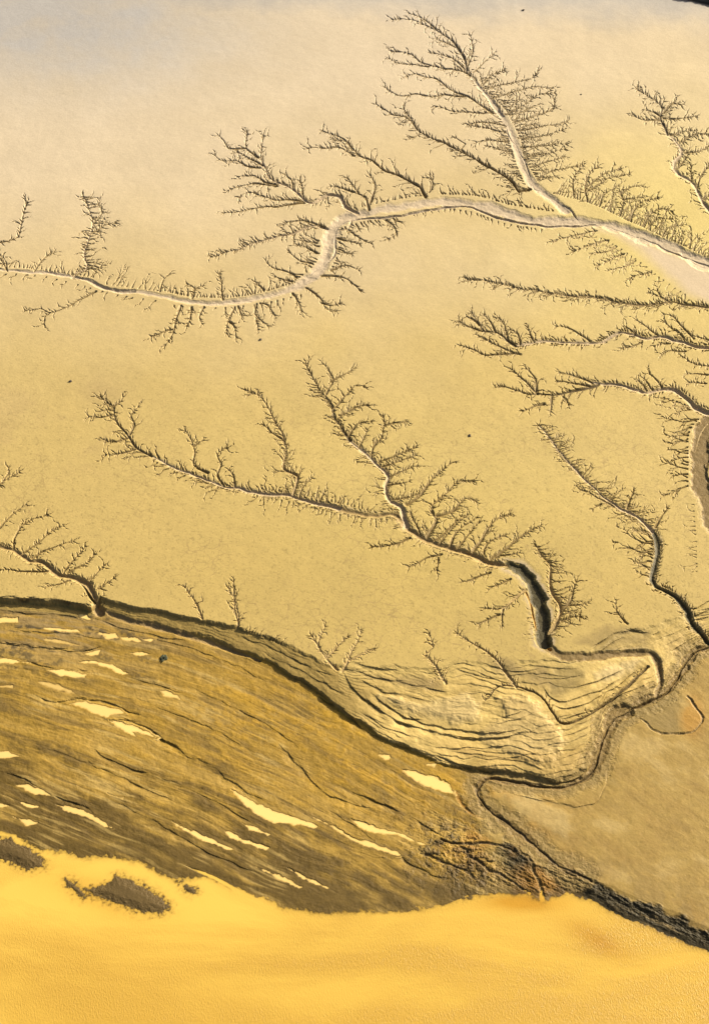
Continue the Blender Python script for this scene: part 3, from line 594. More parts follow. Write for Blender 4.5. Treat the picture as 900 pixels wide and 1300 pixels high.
# ------------------------------------------------------------------ ledges of the terraces and the shelf
for pts, dr, re in (
    ([(435, 850), (442, 866), (455, 880), (470, 893), (500, 912), (540, 926), (570, 934), (600, 938), (640, 936), (685, 926)], .30, 2.2),
    ([(470, 880), (500, 902), (530, 916), (565, 925), (600, 929), (640, 931), (668, 922)], .22, 1.6),
    ([(436, 846), (470, 857), (510, 867), (545, 874), (570, 878)], .14, 1.6),
    ([(445, 842), (480, 848), (520, 853), (560, 856)], .16, 2.2),
    ([(455, 862), (480, 875), (510, 882), (545, 890)], .12, 1.4),
    ([(600, 905), (625, 912), (650, 908), (672, 900)], .10, 1.2), ([(585, 918), (620, 921), (655, 914), (680, 904)], .10, 1.0),
    ([(640, 978), (680, 985), (710, 992), (735, 985), (752, 968)], .3, 1.6), ([(560, 952), (600, 958), (650, 962), (690, 955)], .10, 1.2),
    ([(690, 873), (702, 887), (722, 889), (756, 878), (789, 860)], .22, 1.6), ([(700, 893), (718, 900), (744, 893), (778, 873), (811, 849)], .24, 1.6),
    ([(712, 912), (740, 905), (762, 896), (782, 884), (809, 874)], .2, 1.2), ([(690, 862), (720, 873), (755, 866), (790, 850)], .12, 1.4), ([(672, 855), (700, 862), (735, 858)], .12, 1.6),
    ([(751, 824), (771, 809), (789, 802), (811, 800), (824, 804)], .2, 1.6), ([(757, 829), (776, 815), (792, 808)], .15, 1.0), ([(827, 807), (856, 791)], .2, 1.2), ([(833, 813), (867, 798)], .2, 1.2), ([(844, 820), (873, 804)], .18, 1.2), ([(852, 826), (880, 810)], .18, 1.2),
    ([(874, 771), (885, 772), (898, 764), (915, 758)], .2, 1.2), ([(878, 779), (890, 778), (912, 768)], .2, 1.2), ([(881, 787), (893, 785), (915, 774)], .2, 1.2), ([(884, 797), (900, 790), (920, 780)], .16, 1.2),
    ([(650, 1008), (700, 1018), (735, 1023), (756, 1018), (767, 1000), (772, 965)], .10, 2.2),
    ([(620, 845), (650, 850), (690, 848), (720, 846)], .14, 1.8), ([(575, 846), (600, 856), (640, 862)], .1, 1.6),
    ([(300, 806), (345, 822), (390, 846), (425, 858)], .12, 1.2), ([(330, 826), (380, 850), (420, 872), (440, 884)], .10, 1.0),
    ([(450, 920), (480, 935), (520, 950), (560, 962), (600, 975), (650, 980)], .25, 1.8), ([(400, 880), (430, 898), (450, 915), (475, 935)], .22, 1.6),
    ([(460, 905), (490, 922), (520, 934), (550, 944)], .14, 1.1), ([(520, 940), (560, 948), (610, 950), (650, 946)], .12, 1.2),
    ([(-15, 811), (0, 814), (30, 820), (70, 824), (100, 827), (118, 825), (133, 820)], .30, 1.8),
    ([(-10, 830), (30, 838), (55, 845), (70, 849), (110, 851), (128, 854)], .22, 1.4), ([(42, 880), (60, 890), (76, 891), (95, 887), (118, 888), (142, 893), (162, 903), (182, 910)], .30, 1.6),
    ([(128, 910), (140, 914), (165, 916), (190, 926), (205, 937), (225, 947), (240, 960), (270, 972), (290, 990), (315, 1006), (340, 1020)], .32, 1.7),
    ([(0, 980), (20, 985), (45, 998), (75, 1012), (112, 1026), (130, 1040)], .25, 1.3), ([(355, 945), (375, 968), (395, 990), (412, 1006), (440, 1018), (470, 1026)], .25, 1.6), ([(440, 1003), (480, 1018), (525, 1040), (560, 1062)], .25, 1.6),
    ([(165, 860), (200, 870), (230, 880)], .16, 1.0), ([(120, 952), (155, 970), (188, 982)], .2, 1.2), ([(0, 772), (40, 778), (90, 780), (130, 787)], .12, 1.2), ([(130, 788), (160, 798), (200, 806), (240, 815)], .18, 1.2),
    ([(20, 800), (60, 803), (100, 806), (140, 812)], .16, 1.0), ([(180, 805), (240, 822), (300, 845), (340, 866)], .14, 1.2), ([(240, 870), (300, 900), (340, 920), (380, 950)], .12, 1.2), ([(160, 880), (220, 905), (280, 930), (320, 955)], .12, 1.2),
    ([(60, 950), (110, 968), (170, 995), (230, 1020)], .14, 1.2), ([(200, 985), (260, 1010), (320, 1045)], .12, 1.2),
    ([(-10, 1054), (20, 1058), (45, 1070)], .15, .8), ([(140, 1015), (200, 1045), (260, 1080), (330, 1110)], .14, 1.4), ([(420, 1030), (470, 1062), (520, 1095), (570, 1118)], .16, 1.6),
):
    my = sum(q[1] for q in pts) / len(pts); mx_ = sum(q[0] for q in pts) / len(pts)
    onshelf = my > float(yB(mx_)) + 8 and mx_ < 600
    ledge(pts, dr * (1.0 if onshelf else 1.35), re, 1, .32 if onshelf else .55)
ledge([(-120, 757), (0, 759), (50, 760), (100, 766), (117, 769)], .2, 1.5, 1, .9, .02)

LOBES = [
    ([(446, 850), (500, 858), (545, 860), (566, 864), (566, 880), (520, 876), (470, 864)], (.20, .14, .05), .75, 0),
    ([(480, 882), (540, 886), (590, 880), (612, 892), (604, 918), (570, 920), (520, 906)], (.40, .30, .125), .7, .25),
    ([(625, 884), (650, 877), (676, 886), (696, 908), (716, 945), (700, 968), (660, 968), (620, 952), (600, 934), (640, 912)], (.38, .275, .105), .7, .38),
    ([(620, 836), (664, 842), (694, 850), (704, 872), (676, 870), (640, 864), (626, 852)], (.19, .135, .048), .7, 0),
    ([(700, 850), (742, 846), (752, 862), (724, 874), (700, 880)], (.17, .125, .040), .6, 0),
    ([(742, 848), (812, 838), (806, 850), (782, 862), (752, 872)], (.43, .325, .14), .8, .15),
    ([(792, 862), (822, 846), (828, 880), (806, 892), (776, 904)], (.42, .29, .085), .8, .15),
    ([(722, 818), (766, 800), (800, 793), (828, 800), (818, 816), (768, 826)], (.21, .15, .05), .65, 0),
    ([(840, 806), (868, 792), (884, 800), (868, 826), (846, 846), (838, 872), (834, 850)], (.40, .285, .10), .6, .1),
    ([(560, 940), (620, 948), (690, 958), (740, 950), (735, 975), (690, 982), (630, 972), (570, 960)], (.33, .22, .065), .6, .1),
    ([(640, 1010), (690, 1018), (730, 1032), (715, 1062), (690, 1050), (655, 1030)], (.36, .265, .10), .6, .05)]
nl = fbm(X / 5.5 + 8, Y / 5.5, 5, .6) - .5
for pts, colr, amt, up in LOBES:
    sl, sd = poly_sd(to_world(pts), 3)
    e = sd + nl[sl] * 5
    ALB[sl] = mix(ALB[sl], np.array(colr) * (.78 + .44 * n_fin[sl])[..., None], sstep(-.8, 1.2, e) * amt)
    if up: Z[sl] = Z[sl] + up * sstep(-.6, 1.8, e) * (1 + nl[sl])

# ------------------------------------------------------------------ islets left in the water
ISLETS = [
    ([(-20, 1062), (0, 1064), (18, 1068), (40, 1078), (52, 1090), (58, 1101), (42, 1104), (25, 1099), (8, 1092), (-20, 1088)], 'dark brown mud islet at the left edge, just off the shore in the golden water'),
    ([(107, 1130), (122, 1125), (138, 1122), (147, 1113), (160, 1115), (182, 1128), (205, 1143), (215, 1153), (205, 1157), (180, 1156), (158, 1149), (135, 1143)], 'lone dark brown mud islet lying free in the golden water below the shelf'),
    ([(84, 1118), (95, 1121), (112, 1136), (104, 1138), (90, 1128)], 'small smudge of mud barely awash beside the lone dark islet'),
    ([(232, 1124), (240, 1125), (248, 1130), (240, 1131)], 'tiny flat mud islet close under the shelf edge'),
]
ISLET_OF = np.zeros(X.shape, np.int32)
nis = fbm(X / 1.6, Y / 1.6, 4, .6) - .5
nis2 = fbm(X / 5, Y / 5, 4, .55) - .5
for k, (pts, lab) in enumerate(ISLETS):
    p = np.array(pts, float)
    sl, sd = poly_sd(np.stack(unproj(p[:, 0], p[:, 1], 0.0), 1), 6)
    if sl is None: continue
    sd = sd + nis2[sl] * 1.4
    h = np.clip(np.where(sd > 0, sd * .14, sd * .06), -.9, .22 if k != 2 else .05) + (fbm(X[sl] / .5, Y[sl] / .5, 3, .7) - .52) * .16 * np.clip(1.3 - sd / 2, .15, 1)
    up = (h > Z[sl]) & (sd > -3.5)
    Z[sl][up] = h[up] + (nis[sl] * .05)[up]
    ALB[sl][up] = (np.array([.085, .055, .016]) * (.75 + .5 * n_mid[sl])[..., None])[up]
    ISLET_OF[sl][up & (h > -.4)] = k + 1
# tongue of water behind the last bar of the shelf
def inlet(pts, depth):
    p = np.array(pts, float)
    sl, sd = poly_sd(np.stack(unproj(p[:, 0], p[:, 1], 0.1), 1), 2)
    Z[sl] = np.where(sd > 0, np.minimum(Z[sl], .1 - np.clip(sd, 0, 1) * depth), Z[sl])
inlet([(234, 1098), (248, 1102), (262, 1106), (280, 1114), (302, 1126), (330, 1140), (345, 1150), (318, 1148), (300, 1138), (290, 1128), (270, 1117), (250, 1108)], .5)

# ------------------------------------------------------------------ tide pools
POOLS = [
    ([(294, 1002), (320, 1016), (352, 1030), (380, 1038), (405, 1049), (402, 1052), (376, 1047), (348, 1045), (328, 1036), (308, 1018)], 'broadest lens shaped tide pool in the middle of the brown shelf'),
    ([(394, 1035), (420, 1046), (448, 1064), (476, 1070), (512, 1085), (508, 1088), (480, 1080), (456, 1072), (428, 1054)], 'long wavy tide pool running on to the right from the broadest lens shaped one'),
    ([(445, 1039), (472, 1048), (504, 1056), (540, 1072), (536, 1073), (504, 1060), (476, 1058), (456, 1050)], 'slim tide pool above the long wavy one, its right end a fine thread'),
    ([(216, 1041), (240, 1052), (272, 1066), (296, 1078), (292, 1080), (264, 1070), (232, 1054)], 'straight slanting tide pool sliver left below the broadest lens shaped pool'),
    ([(280, 1050), (304, 1062), (342, 1076), (338, 1080), (312, 1072), (292, 1064)], 'slanting tide pool directly below the broadest pool, blunt at its right end'),
    ([(308, 1045), (324, 1050), (344, 1059), (340, 1061), (316, 1053)], 'small pool sliver tucked between the broadest pool and the blunt slanting one'),
    ([(322, 1099), (348, 1108), (384, 1126), (380, 1128), (352, 1116)], 'left one of the two thin parallel pool slivers near the shore of the shelf'),
    ([(360, 1099), (380, 1108), (418, 1127), (416, 1129), (384, 1116)], 'right one of the two thin parallel pool slivers near the shore of the shelf'),
    ([(510, 977), (527, 980), (551, 985), (571, 995), (576, 1004), (578, 1009), (560, 1005), (535, 996), (518, 985)], 'golden pool that drains into the rusty rill under the terraces'),
    ([(480, 958), (495, 957), (497, 962), (490, 967), (484, 963)], 'round little golden puddle close under the terrace ledge'),
    ([(539, 968), (555, 968), (551, 973), (541, 972)], 'tiny puddle wedged under the terrace ledge, above the pool that drains into the rusty rill'),
    ([(-12, 785), (23, 784), (24, 790), (5, 791), (-12, 790)], 'pale blunt pool at the left edge just below the dark scarp'),
    ([(100, 777), (110, 778), (117, 786), (108, 786), (99, 781)], 'stubby pale pool at the foot of the lower left creek'),
    ([(84, 893), (105, 890), (132, 896), (152, 900), (161, 906), (147, 907), (137, 911), (122, 907), (103, 897)], 'bright fish shaped pool under the spiky dark ledge on the left of the shelf'),
    ([(139, 915), (156, 917), (181, 925), (202, 936), (199, 938), (181, 932), (169, 929), (176, 937), (159, 929)], 'forked pool just right below the bright fish shaped one'),
    ([(103, 830), (117, 827), (130, 823), (126, 831), (117, 833)], 'small wedge pool under the right tip of the long dark ledge'),
    ([(99, 840), (122, 838), (144, 843), (163, 855), (156, 857), (142, 850), (117, 842)], 'arched pool bowing down to the right below the small wedge pool'),
    ([(59, 850), (81, 850), (112, 856), (108, 861), (78, 858)], 'flat pool with a ragged right end, left below the arched pool'),
    ([(46, 865), (61, 865), (81, 871), (98, 881), (81, 878), (59, 872)], 'dull half dried pool above the spiky dark ledge'),
    ([(-12, 834), (15, 836), (36, 841), (15, 842), (-12, 840)], 'thin pool at the left edge under the second dark ledge'),
    ([(49, 797), (71, 797), (98, 799), (105, 803), (81, 802)], 'thin pool stripe below the dark scarp, second stripe down from it'),
    ([(46, 811), (73, 811), (101, 819), (81, 818)], 'wispy pool stripe just above the long dark ledge'),
    ([(127, 804), (147, 804), (153, 810), (137, 811)], 'short pool stripe right of the lower left creek foot'),
    ([(153, 809), (171, 809), (181, 815), (159, 814)], 'short pool stripe touching the right end of the one by the creek foot'),
    ([(166, 829), (181, 827), (194, 830), (178, 834)], 'small almond pool beside the green weed clump'),
    ([(200, 875), (212, 877), (226, 883), (229, 888), (210, 883)], 'narrow slanting pool on the open brown shelf right of the arched pool'),
    ([(21, 997), (33, 995), (56, 1002), (68, 1011), (44, 1008)], 'bright leaf shaped pool low on the left of the shelf'),
    ([(71, 1021), (83, 1022), (108, 1028), (128, 1041), (144, 1051), (133, 1050), (108, 1037), (86, 1032)], 'bright ragged pool stripe right below the leaf shaped pool'),
    ([(28, 1019), (51, 1023), (50, 1027), (33, 1024)], 'small dash of pool between the leaf shaped pool and the shore'),
    ([(17, 1037), (33, 1039), (50, 1045), (36, 1048)], 'lowest small pool at the left, just above the shoreline'),
    ([(-10, 1019), (0, 1019), (12, 1023), (3, 1026), (-10, 1024)], 'short bright pool at the left edge above the lowest small pool'),
    ([(137, 1007), (158, 1012), (157, 1015), (142, 1011)], 'faint dash of water above the bright ragged pool stripe'),
    ([(-12, 956), (11, 953), (28, 960), (8, 963), (-12, 962)], 'pale pool at the left edge on the open middle of the shelf'),
    ([(-12, 869), (18, 870), (17, 874), (-12, 873)], 'thin pale pool at the left edge left of the dull half dried one'),
    ([(182, 811), (195, 811), (193, 815), (184, 814)], 'speck of pool at the end of the row of short stripes under the strand'),
]
POOL_MESH = []
for k, (pts, lab) in enumerate(POOLS):
    p = np.array(pts, float)
    cu, cv = p.mean(0)
    pw = to_world(p)
    cx, cy = pw.mean(0)
    sl, sd = poly_sd(pw, 1.6)
    if sl is None: continue
    sd = sd + (fbm(X[sl] / 1.1, Y[sl] / 1.1, 4, .6) - .5) * .9
    zs = Z[sl]
    inside = sd > 0
    lev = float(np.percentile(zs[inside], 35)) - .02 if inside.any() else float(ground(cu, cv))
    rim = np.clip((sd + .9) / .9, 0, 1)
    target = lev + .03 - np.clip(sd, -.05, .5) * .55
    Z[sl] = np.where(sd > -.05, np.minimum(target, lev + .04), zs * (1 - rim) + np.maximum(np.minimum(zs, lev + .14), lev + .035) * rim)
    LEDGE[sl] *= np.clip(-sd / .6, 0, 1)
    # the sheet of water, a little wider than the hollow so the mud cuts its outline
    sub_s = (sl[0], sl[1])
    POOL_MESH.append((lab, lev, sl, sd))

# ------------------------------------------------------------------ apply carving
DEPTH = DEPTH + np.where(DEPTH > .12, (fbm(X / 1.7, Y / 1.7, 4, .6) - .5) * .22 * np.clip(BEDW, 0, 1), 0)
DE = np.minimum(DEPTH, np.maximum(Z + .35, .05)) * (Z > -.2)
Z = Z - DE - LEDGE * (Z > .05)
Z += (fbm(X / .7, Y / .7, 3, .7) - .5) * .10 * np.exp(-((vw - C_) / 10) ** 2)
wgt = BEDW * np.clip(DEPTH / .11, 0, 1)
bedn = BEDC * (.82 + .36 * n_mid)[..., None]
ALB = mix(ALB, bedn, np.clip(wgt, 0, 1) * .92)
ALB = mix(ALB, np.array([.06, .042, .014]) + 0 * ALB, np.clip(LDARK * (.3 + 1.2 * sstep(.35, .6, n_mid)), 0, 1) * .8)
# pale mud fan at the mouth of the great creek
fan = [(735, 284), (775, 294), (815, 318), (845, 345), (870, 372), (905, 385), (960, 380), (960, 345), (905, 345), (860, 326), (820, 308), (780, 292)]
sl, sd = poly_sd(to_world(fan), 4)
ALB[sl] = mix(ALB[sl], np.array([.45, .355, .25]), sstep(-2.5, 2.0, sd + (n_mid[sl] - .5) * 3) * .8 * (1 - np.clip(wgt[sl], 0, 1)))
ringp = [(803, 902), (815, 893), (835, 888), (856, 880), (868, 882), (884, 895), (888, 915), (876, 929), (850, 932), (822, 922)]
sl, sd = poly_sd(to_world(ringp), 2)
ALB[sl] = mix(ALB[sl], np.array([.20, .14, .042]) + 0 * ALB[sl], sstep(-.5, .8, sd) * .8 * sstep(870, 855, u[sl] + (n_mid[sl] - .5) * 30))
# rough mud in the ravines
rav = np.zeros(len(OWN_OF), bool)
for k, o in enumerate(OWN_OF):
    if o and CREEKS[o[0]][0] == 'ravine': rav[k] = True
rm = rav[OWN]
rn = fbm(X / .9, Y / .9, 4, .7)
Z += np.where(rm, (rn - .5) * .22, 0)
ALB = mix(ALB, np.array([.22, .145, .045]) + 0 * ALB, np.where(rm, sstep(.55, .70, rn) * .6, 0))

# ------------------------------------------------------------------ marsh bank beyond the far corner
mb = sstep(-2, 3, -(v - (u - 875) * .235 + (fbm(X / 2, Y / 2, 3) - .5) * 5)) * sstep(700, 820, u)
Z += mb * 1.2 + mb * (fbm(X / 1.0, Y / 1.0, 4, .7) - .5) * 1.0
gc = np.array([.055, .085, .025]) + 0 * ALB
edge = np.exp(-((v - (u - 875) * .235) / 2.5) ** 2) * sstep(800, 860, u)
ALB = mix(ALB, mix(gc, np.array([.03, .035, .015]), sstep(.4, .6, n_fin)), np.clip(mb, 0, 1))
ALB = mix(ALB, np.array([.03, .025, .015]) + 0 * ALB, np.clip(edge, 0, 1))
ALB = np.clip(ALB, .008, .8)

# ------------------------------------------------------------------ materials
def new_mat(name):
    mt = bpy.data.materials.new(name); mt.use_nodes = True
    nt = mt.node_tree; nt.nodes.clear()
    return mt, nt, lambda t, **k: node(nt, t, **k)
def node(nt, t, **k):
    n = nt.nodes.new(t)
    for a, b in k.items():
        if a.startswith('i_'): n.inputs[a[2:].replace('_', ' ')].default_value = b
        else: setattr(n, a, b)
    return n

mud, nt, N = new_mat('tidal_mud')
L = nt.links.new
out = N('ShaderNodeOutputMaterial'); bs = N('ShaderNodeBsdfPrincipled')
at = N('ShaderNodeAttribute', attribute_name='albedo')
tc = N('ShaderNodeTexCoord')
nz = N('ShaderNodeTexNoise'); nz.inputs['Scale'].default_value = 2.6; nz.inputs['Detail'].default_value = 6; nz.inputs['Roughness'].default_value = .7
L(tc.outputs['Object'], nz.inputs['Vector'])
mr = N('ShaderNodeMapRange'); mr.inputs['From Min'].default_value = .3; mr.inputs['From Max'].default_value = .7; mr.inputs['To Min'].default_value = .90; mr.inputs['To Max'].default_value = 1.08
L(nz.outputs['Fac'], mr.inputs['Value'])
mm = N('ShaderNodeMixRGB', blend_type='MULTIPLY'); mm.inputs['Fac'].default_value = 1
L(at.outputs['Color'], mm.inputs['Color1']); L(mr.outputs['Result'], mm.inputs['Color2'])
# drying cracks
vo = N('ShaderNodeTexVoronoi', feature='DISTANCE_TO_EDGE'); vo.inputs['Scale'].default_value = .42
wn = N('ShaderNodeTexNoise'); wn.inputs['Scale'].default_value = .8; wn.inputs['Detail'].default_value = 4
wmx = N('ShaderNodeMixRGB', blend_type='ADD'); wmx.inputs['Fac'].default_value = 1.4
L(tc.outputs['Object'], wn.inputs['Vector']); L(tc.outputs['Object'], wmx.inputs['Color1']); L(wn.outputs['Color'], wmx.inputs['Color2']); L(wmx.outputs['Color'], vo.inputs['Vector'])
cr = N('ShaderNodeMapRange'); cr.inputs['From Min'].default_value = 0; cr.inputs['From Max'].default_value = .035; cr.inputs['To Min'].default_value = 1; cr.inputs['To Max'].default_value = 0
L(vo.outputs['Distance'], cr.inputs['Value'])
ca_ = N('ShaderNodeAttribute', attribute_name='crack')
cm = N('ShaderNodeMath', operation='MULTIPLY'); L(cr.outputs['Result'], cm.inputs[0]); L(ca_.outputs['Fac'], cm.inputs[1])
mc = N('ShaderNodeMixRGB', blend_type='MIX'); mc.inputs['Color2'].default_value = (.20, .135, .055, 1)
L(cm.outputs[0], mc.inputs['Fac']); L(mm.outputs['Color'], mc.inputs['Color1']); L(mc.outputs['Color'], bs.inputs['Base Color'])
bp = N('ShaderNodeBump'); bp.inputs['Strength'].default_value = .4; bp.inputs['Distance'].default_value = .06
L(nz.outputs['Fac'], bp.inputs['Height']); L(bp.outputs['Normal'], bs.inputs['Normal'])
bs.inputs['Roughness'].default_value = .62; bs.inputs['Specular IOR Level'].default_value = .2
L(bs.outputs['BSDF'], out.inputs['Surface'])

def water_mat(name, c1, c2, rough_, sx, sy, rot, strength, dist, y_span=(9e5, 9e6)):
    mt, nt, N = new_mat(name); L = nt.links.new
    out = N('ShaderNodeOutputMaterial'); bs = N('ShaderNodeBsdfPrincipled'); tc = N('ShaderNodeTexCoord')
    mp = N('ShaderNodeMapping'); mp.inputs['Scale'].default_value = (sx, sy, 1); mp.inputs['Rotation'].default_value = (0, 0, rot)
    L(tc.outputs['Object'], mp.inputs['Vector'])
    n1 = N('ShaderNodeTexNoise'); n1.inputs['Scale'].default_value = 1; n1.inputs['Detail'].default_value = 3; n1.inputs['Roughness'].default_value = .6
    L(mp.outputs['Vector'], n1.inputs['Vector'])
    mp2 = N('ShaderNodeMapping'); mp2.inputs['Scale'].default_value = (.022, .06, 1); mp2.inputs['Rotation'].default_value = (0, 0, math.radians(16))
    L(tc.outputs['Object'], mp2.inputs['Vector'])
    n2 = N('ShaderNodeTexNoise'); n2.inputs['Scale'].default_value = 1; n2.inputs['Detail'].default_value = 6; n2.inputs['Roughness'].default_value = .6; n2.inputs['Distortion'].default_value = .5
    L(mp2.outputs['Vector'], n2.inputs['Vector'])
    mr = N('ShaderNodeMapRange'); mr.inputs['From Min'].default_value = .35; mr.inputs['From Max'].default_value = .68
    L(n2.outputs['Fac'], mr.inputs['Value'])
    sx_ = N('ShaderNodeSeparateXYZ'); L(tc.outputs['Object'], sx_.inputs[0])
    pl = N('ShaderNodeMapRange'); pl.inputs['From Min'].default_value = y_span[0]; pl.inputs['From Max'].default_value = y_span[1]; pl.inputs['To Min'].default_value = -.55; pl.inputs['To Max'].default_value = .6  # water tint darkens toward smaller object Y
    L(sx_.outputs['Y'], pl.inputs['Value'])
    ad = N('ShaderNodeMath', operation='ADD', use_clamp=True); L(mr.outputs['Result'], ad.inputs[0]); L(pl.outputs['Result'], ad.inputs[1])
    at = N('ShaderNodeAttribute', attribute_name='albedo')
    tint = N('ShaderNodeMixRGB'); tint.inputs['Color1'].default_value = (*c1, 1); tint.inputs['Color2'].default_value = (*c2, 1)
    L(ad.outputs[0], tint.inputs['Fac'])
    mx = N('ShaderNodeMixRGB', blend_type='MULTIPLY'); mx.inputs['Fac'].default_value = 1
    L(at.outputs['Color'], mx.inputs['Color1']); L(tint.outputs['Color'], mx.inputs['Color2']); L(mx.outputs['Color'], bs.inputs['Base Color'])
    # ripples come and go in patches, short wind chop on longer wavelets
    n3 = N('ShaderNodeTexNoise'); n3.inputs['Scale'].default_value = 3.1; n3.inputs['Detail'].default_value = 2
    L(mp.outputs['Vector'], n3.inputs['Vector'])
    m3 = N('ShaderNodeMath', operation='MULTIPLY_ADD'); L(n3.outputs['Fac'], m3.inputs[0]); m3.inputs[1].default_value = .45; L(n1.outputs['Fac'], m3.inputs[2])
    sc_ = N('ShaderNodeMath', operation='MULTIPLY_ADD'); L(ad.outputs[0], sc_.inputs[0]); sc_.inputs[1].default_value = .9; sc_.inputs[2].default_value = .12
    ms = N('ShaderNodeMath', operation='MULTIPLY'); L(m3.outputs[0], ms.inputs[0]); L(sc_.outputs[0], ms.inputs[1])
    bp = N('ShaderNodeBump'); bp.inputs['Strength'].default_value = strength; bp.inputs['Distance'].default_value = dist
    L(ms.outputs[0], bp.inputs['Height']); L(bp.outputs['Normal'], bs.inputs['Normal'])
    bs.inputs['Roughness'].default_value = rough_; bs.inputs['IOR'].default_value = 1.33; bs.inputs['Specular IOR Level'].default_value = .3
    L(bs.outputs['BSDF'], out.inputs['Surface'])
    return mt
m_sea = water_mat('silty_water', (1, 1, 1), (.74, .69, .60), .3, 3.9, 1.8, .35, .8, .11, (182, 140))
m_pool = water_mat('pool_water', (1, 1, 1), (.92, .90, .86), .07, .8, .8, 0, .15, .05)

# ------------------------------------------------------------------ meshes cut out of the one sheet
crack = (wUp * sstep(430, 620, v) * sstep(.45, .62, fbm(X / 14, Y / 14, 3)) * .5 * (1 - np.clip(wgt, 0, 1))).astype(np.float32)
PTS = np.stack([X, Y, Z], -1).reshape(-1, 3).astype(np.float32)
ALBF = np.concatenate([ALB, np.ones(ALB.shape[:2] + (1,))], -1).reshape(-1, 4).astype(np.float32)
CRF = crack.reshape(-1)
idx = np.arange(NU * NV, dtype=np.int32).reshape(NV, NU)
Q = np.stack([idx[1:, :-1], idx[1:, 1:], idx[:-1, 1:], idx[:-1, :-1]], -1).reshape(-1, 4)

def link(me, name, parent=None):
    o = bpy.data.objects.new(name, me); COL.objects.link(o)
    if parent is not None: o.parent = parent
    return o

def mesh_from(name, pts, quads, mat, alb=None, crk=None, smooth=False):
    me = bpy.data.meshes.new(name)
    me.vertices.add(len(pts)); me.vertices.foreach_set('co', np.ascontiguousarray(pts, np.float32).ravel())
    me.loops.add(quads.size); me.loops.foreach_set('vertex_index', np.ascontiguousarray(quads, np.int32).ravel())
    k = quads.shape[1]
    me.polygons.add(len(quads)); me.polygons.foreach_set('loop_start', np.arange(0, quads.size, k, dtype=np.int32))
    me.update(calc_edges=True)
    if alb is not None:
        a = me.attributes.new('albedo', 'FLOAT_COLOR', 'POINT'); a.data.foreach_set('color', np.ascontiguousarray(alb, np.float32).ravel())
        a = me.attributes.new('crack', 'FLOAT', 'POINT'); a.data.foreach_set('value', np.ascontiguousarray(crk, np.float32).ravel())
    me.shade_flat() if not smooth else me.shade_smooth()
    me.materials.append(mat)
    return me

def piece(name, fmask, parent=None, origin=None):
    q = Q[fmask]
    if len(q) == 0: return None
    used, inv = np.unique(q, return_inverse=True)
    p = PTS[used]
    return link(mesh_from(name, p, inv.reshape(q.shape), mud, ALBF[used], CRF[used]), name, parent)

own_f = OWN[:-1, :-1].reshape(-1)
isl_f = ISLET_OF[:-1, :-1].reshape(-1)
uf = u[:-1, :-1].reshape(-1); vf = vw[:-1, :-1].reshape(-1)
af, bf, cf = A_[:-1, :-1].reshape(-1), B_[:-1, :-1].reshape(-1), C_[:-1, :-1].reshape(-1)
mbf = mb[:-1, :-1].reshape(-1)
own_f = np.where(isl_f > 0, 0, own_f)
free = (own_f == 0) & (isl_f == 0)
zone = np.where(mbf > .5, 5, np.where(vf < af, 1, np.where(vf < bf, 2, np.where(uf < 625, 3, 4))))
def prop(o, label=None, cat=None, group=None, kind=None):
    if label: o['label'] = label
    if cat: o['category'] = cat
    if group: o['group'] = group
    if kind: o['kind'] = kind
for k, nm, lab in ((1, 'mudflat', 'smooth golden tan upper mudflat cut by branching creeks'), (2, 'terrace_ground', 'stepped drying mud terraces between the upper flat and the shelf'),
                   (3, 'shelf_ground', 'brown streaky tidal mud shelf dotted with bright pools above the golden water'), (4, 'sand_bank', 'smooth tan sand bank with a dark eroded edge above the golden water at lower right'), (5, 'marsh_ground', 'sliver of green marsh behind a dark edge in the far upper right corner')):
    o = piece(nm, free & (zone == k))
    if o: prop(o, lab, kind='structure')
# creeks: an Empty at the mouth, its channels and gullies as children
SUBPART = {'thalweg': 'main_channel', 'rusty_bar': 'deep_bend'}
order = np.argsort(own_f, kind='stable'); so = own_f[order]
for ci, (nm, lab, cat, grp) in enumerate(CREEKS):
    ids = [k for k in range(1, len(OWN_OF)) if OWN_OF[k][0] == ci]
    root = bpy.data.objects.new(nm, None); COL.objects.link(root)
    prop(root, lab, cat, grp)
    n = 0
    for k in ids:
        a, b = np.searchsorted(so, k), np.searchsorted(so, k, 'right')
        if b - a < 6: continue
        q = Q[order[a:b]]
        used, inv = np.unique(q, return_inverse=True)
        pp = PTS[used].copy()
        if n == 0: root.location = tuple(float(t) for t in pp[np.argmin(pp[:, 1])])
        o = link(mesh_from(OWN_OF[k][1], pp, inv.reshape(q.shape), mud, ALBF[used], CRF[used]), OWN_OF[k][1], root)
        o.matrix_parent_inverse.identity(); o.location = (-root.location.x, -root.location.y, -root.location.z)
        n += 1
        if OWN_OF[k][1] in SUBPART:
            host = next((q_ for q_ in root.children if q_.name.split('.')[0] == SUBPART[OWN_OF[k][1]]), None)
            if host: o.parent = host; o.location = (0, 0, 0)
for k, (pts, lab) in enumerate(ISLETS):
    o = piece('mud_islet', isl_f == k + 1)
    if o: prop(o, lab, 'islet', 'mud islets in the golden water')

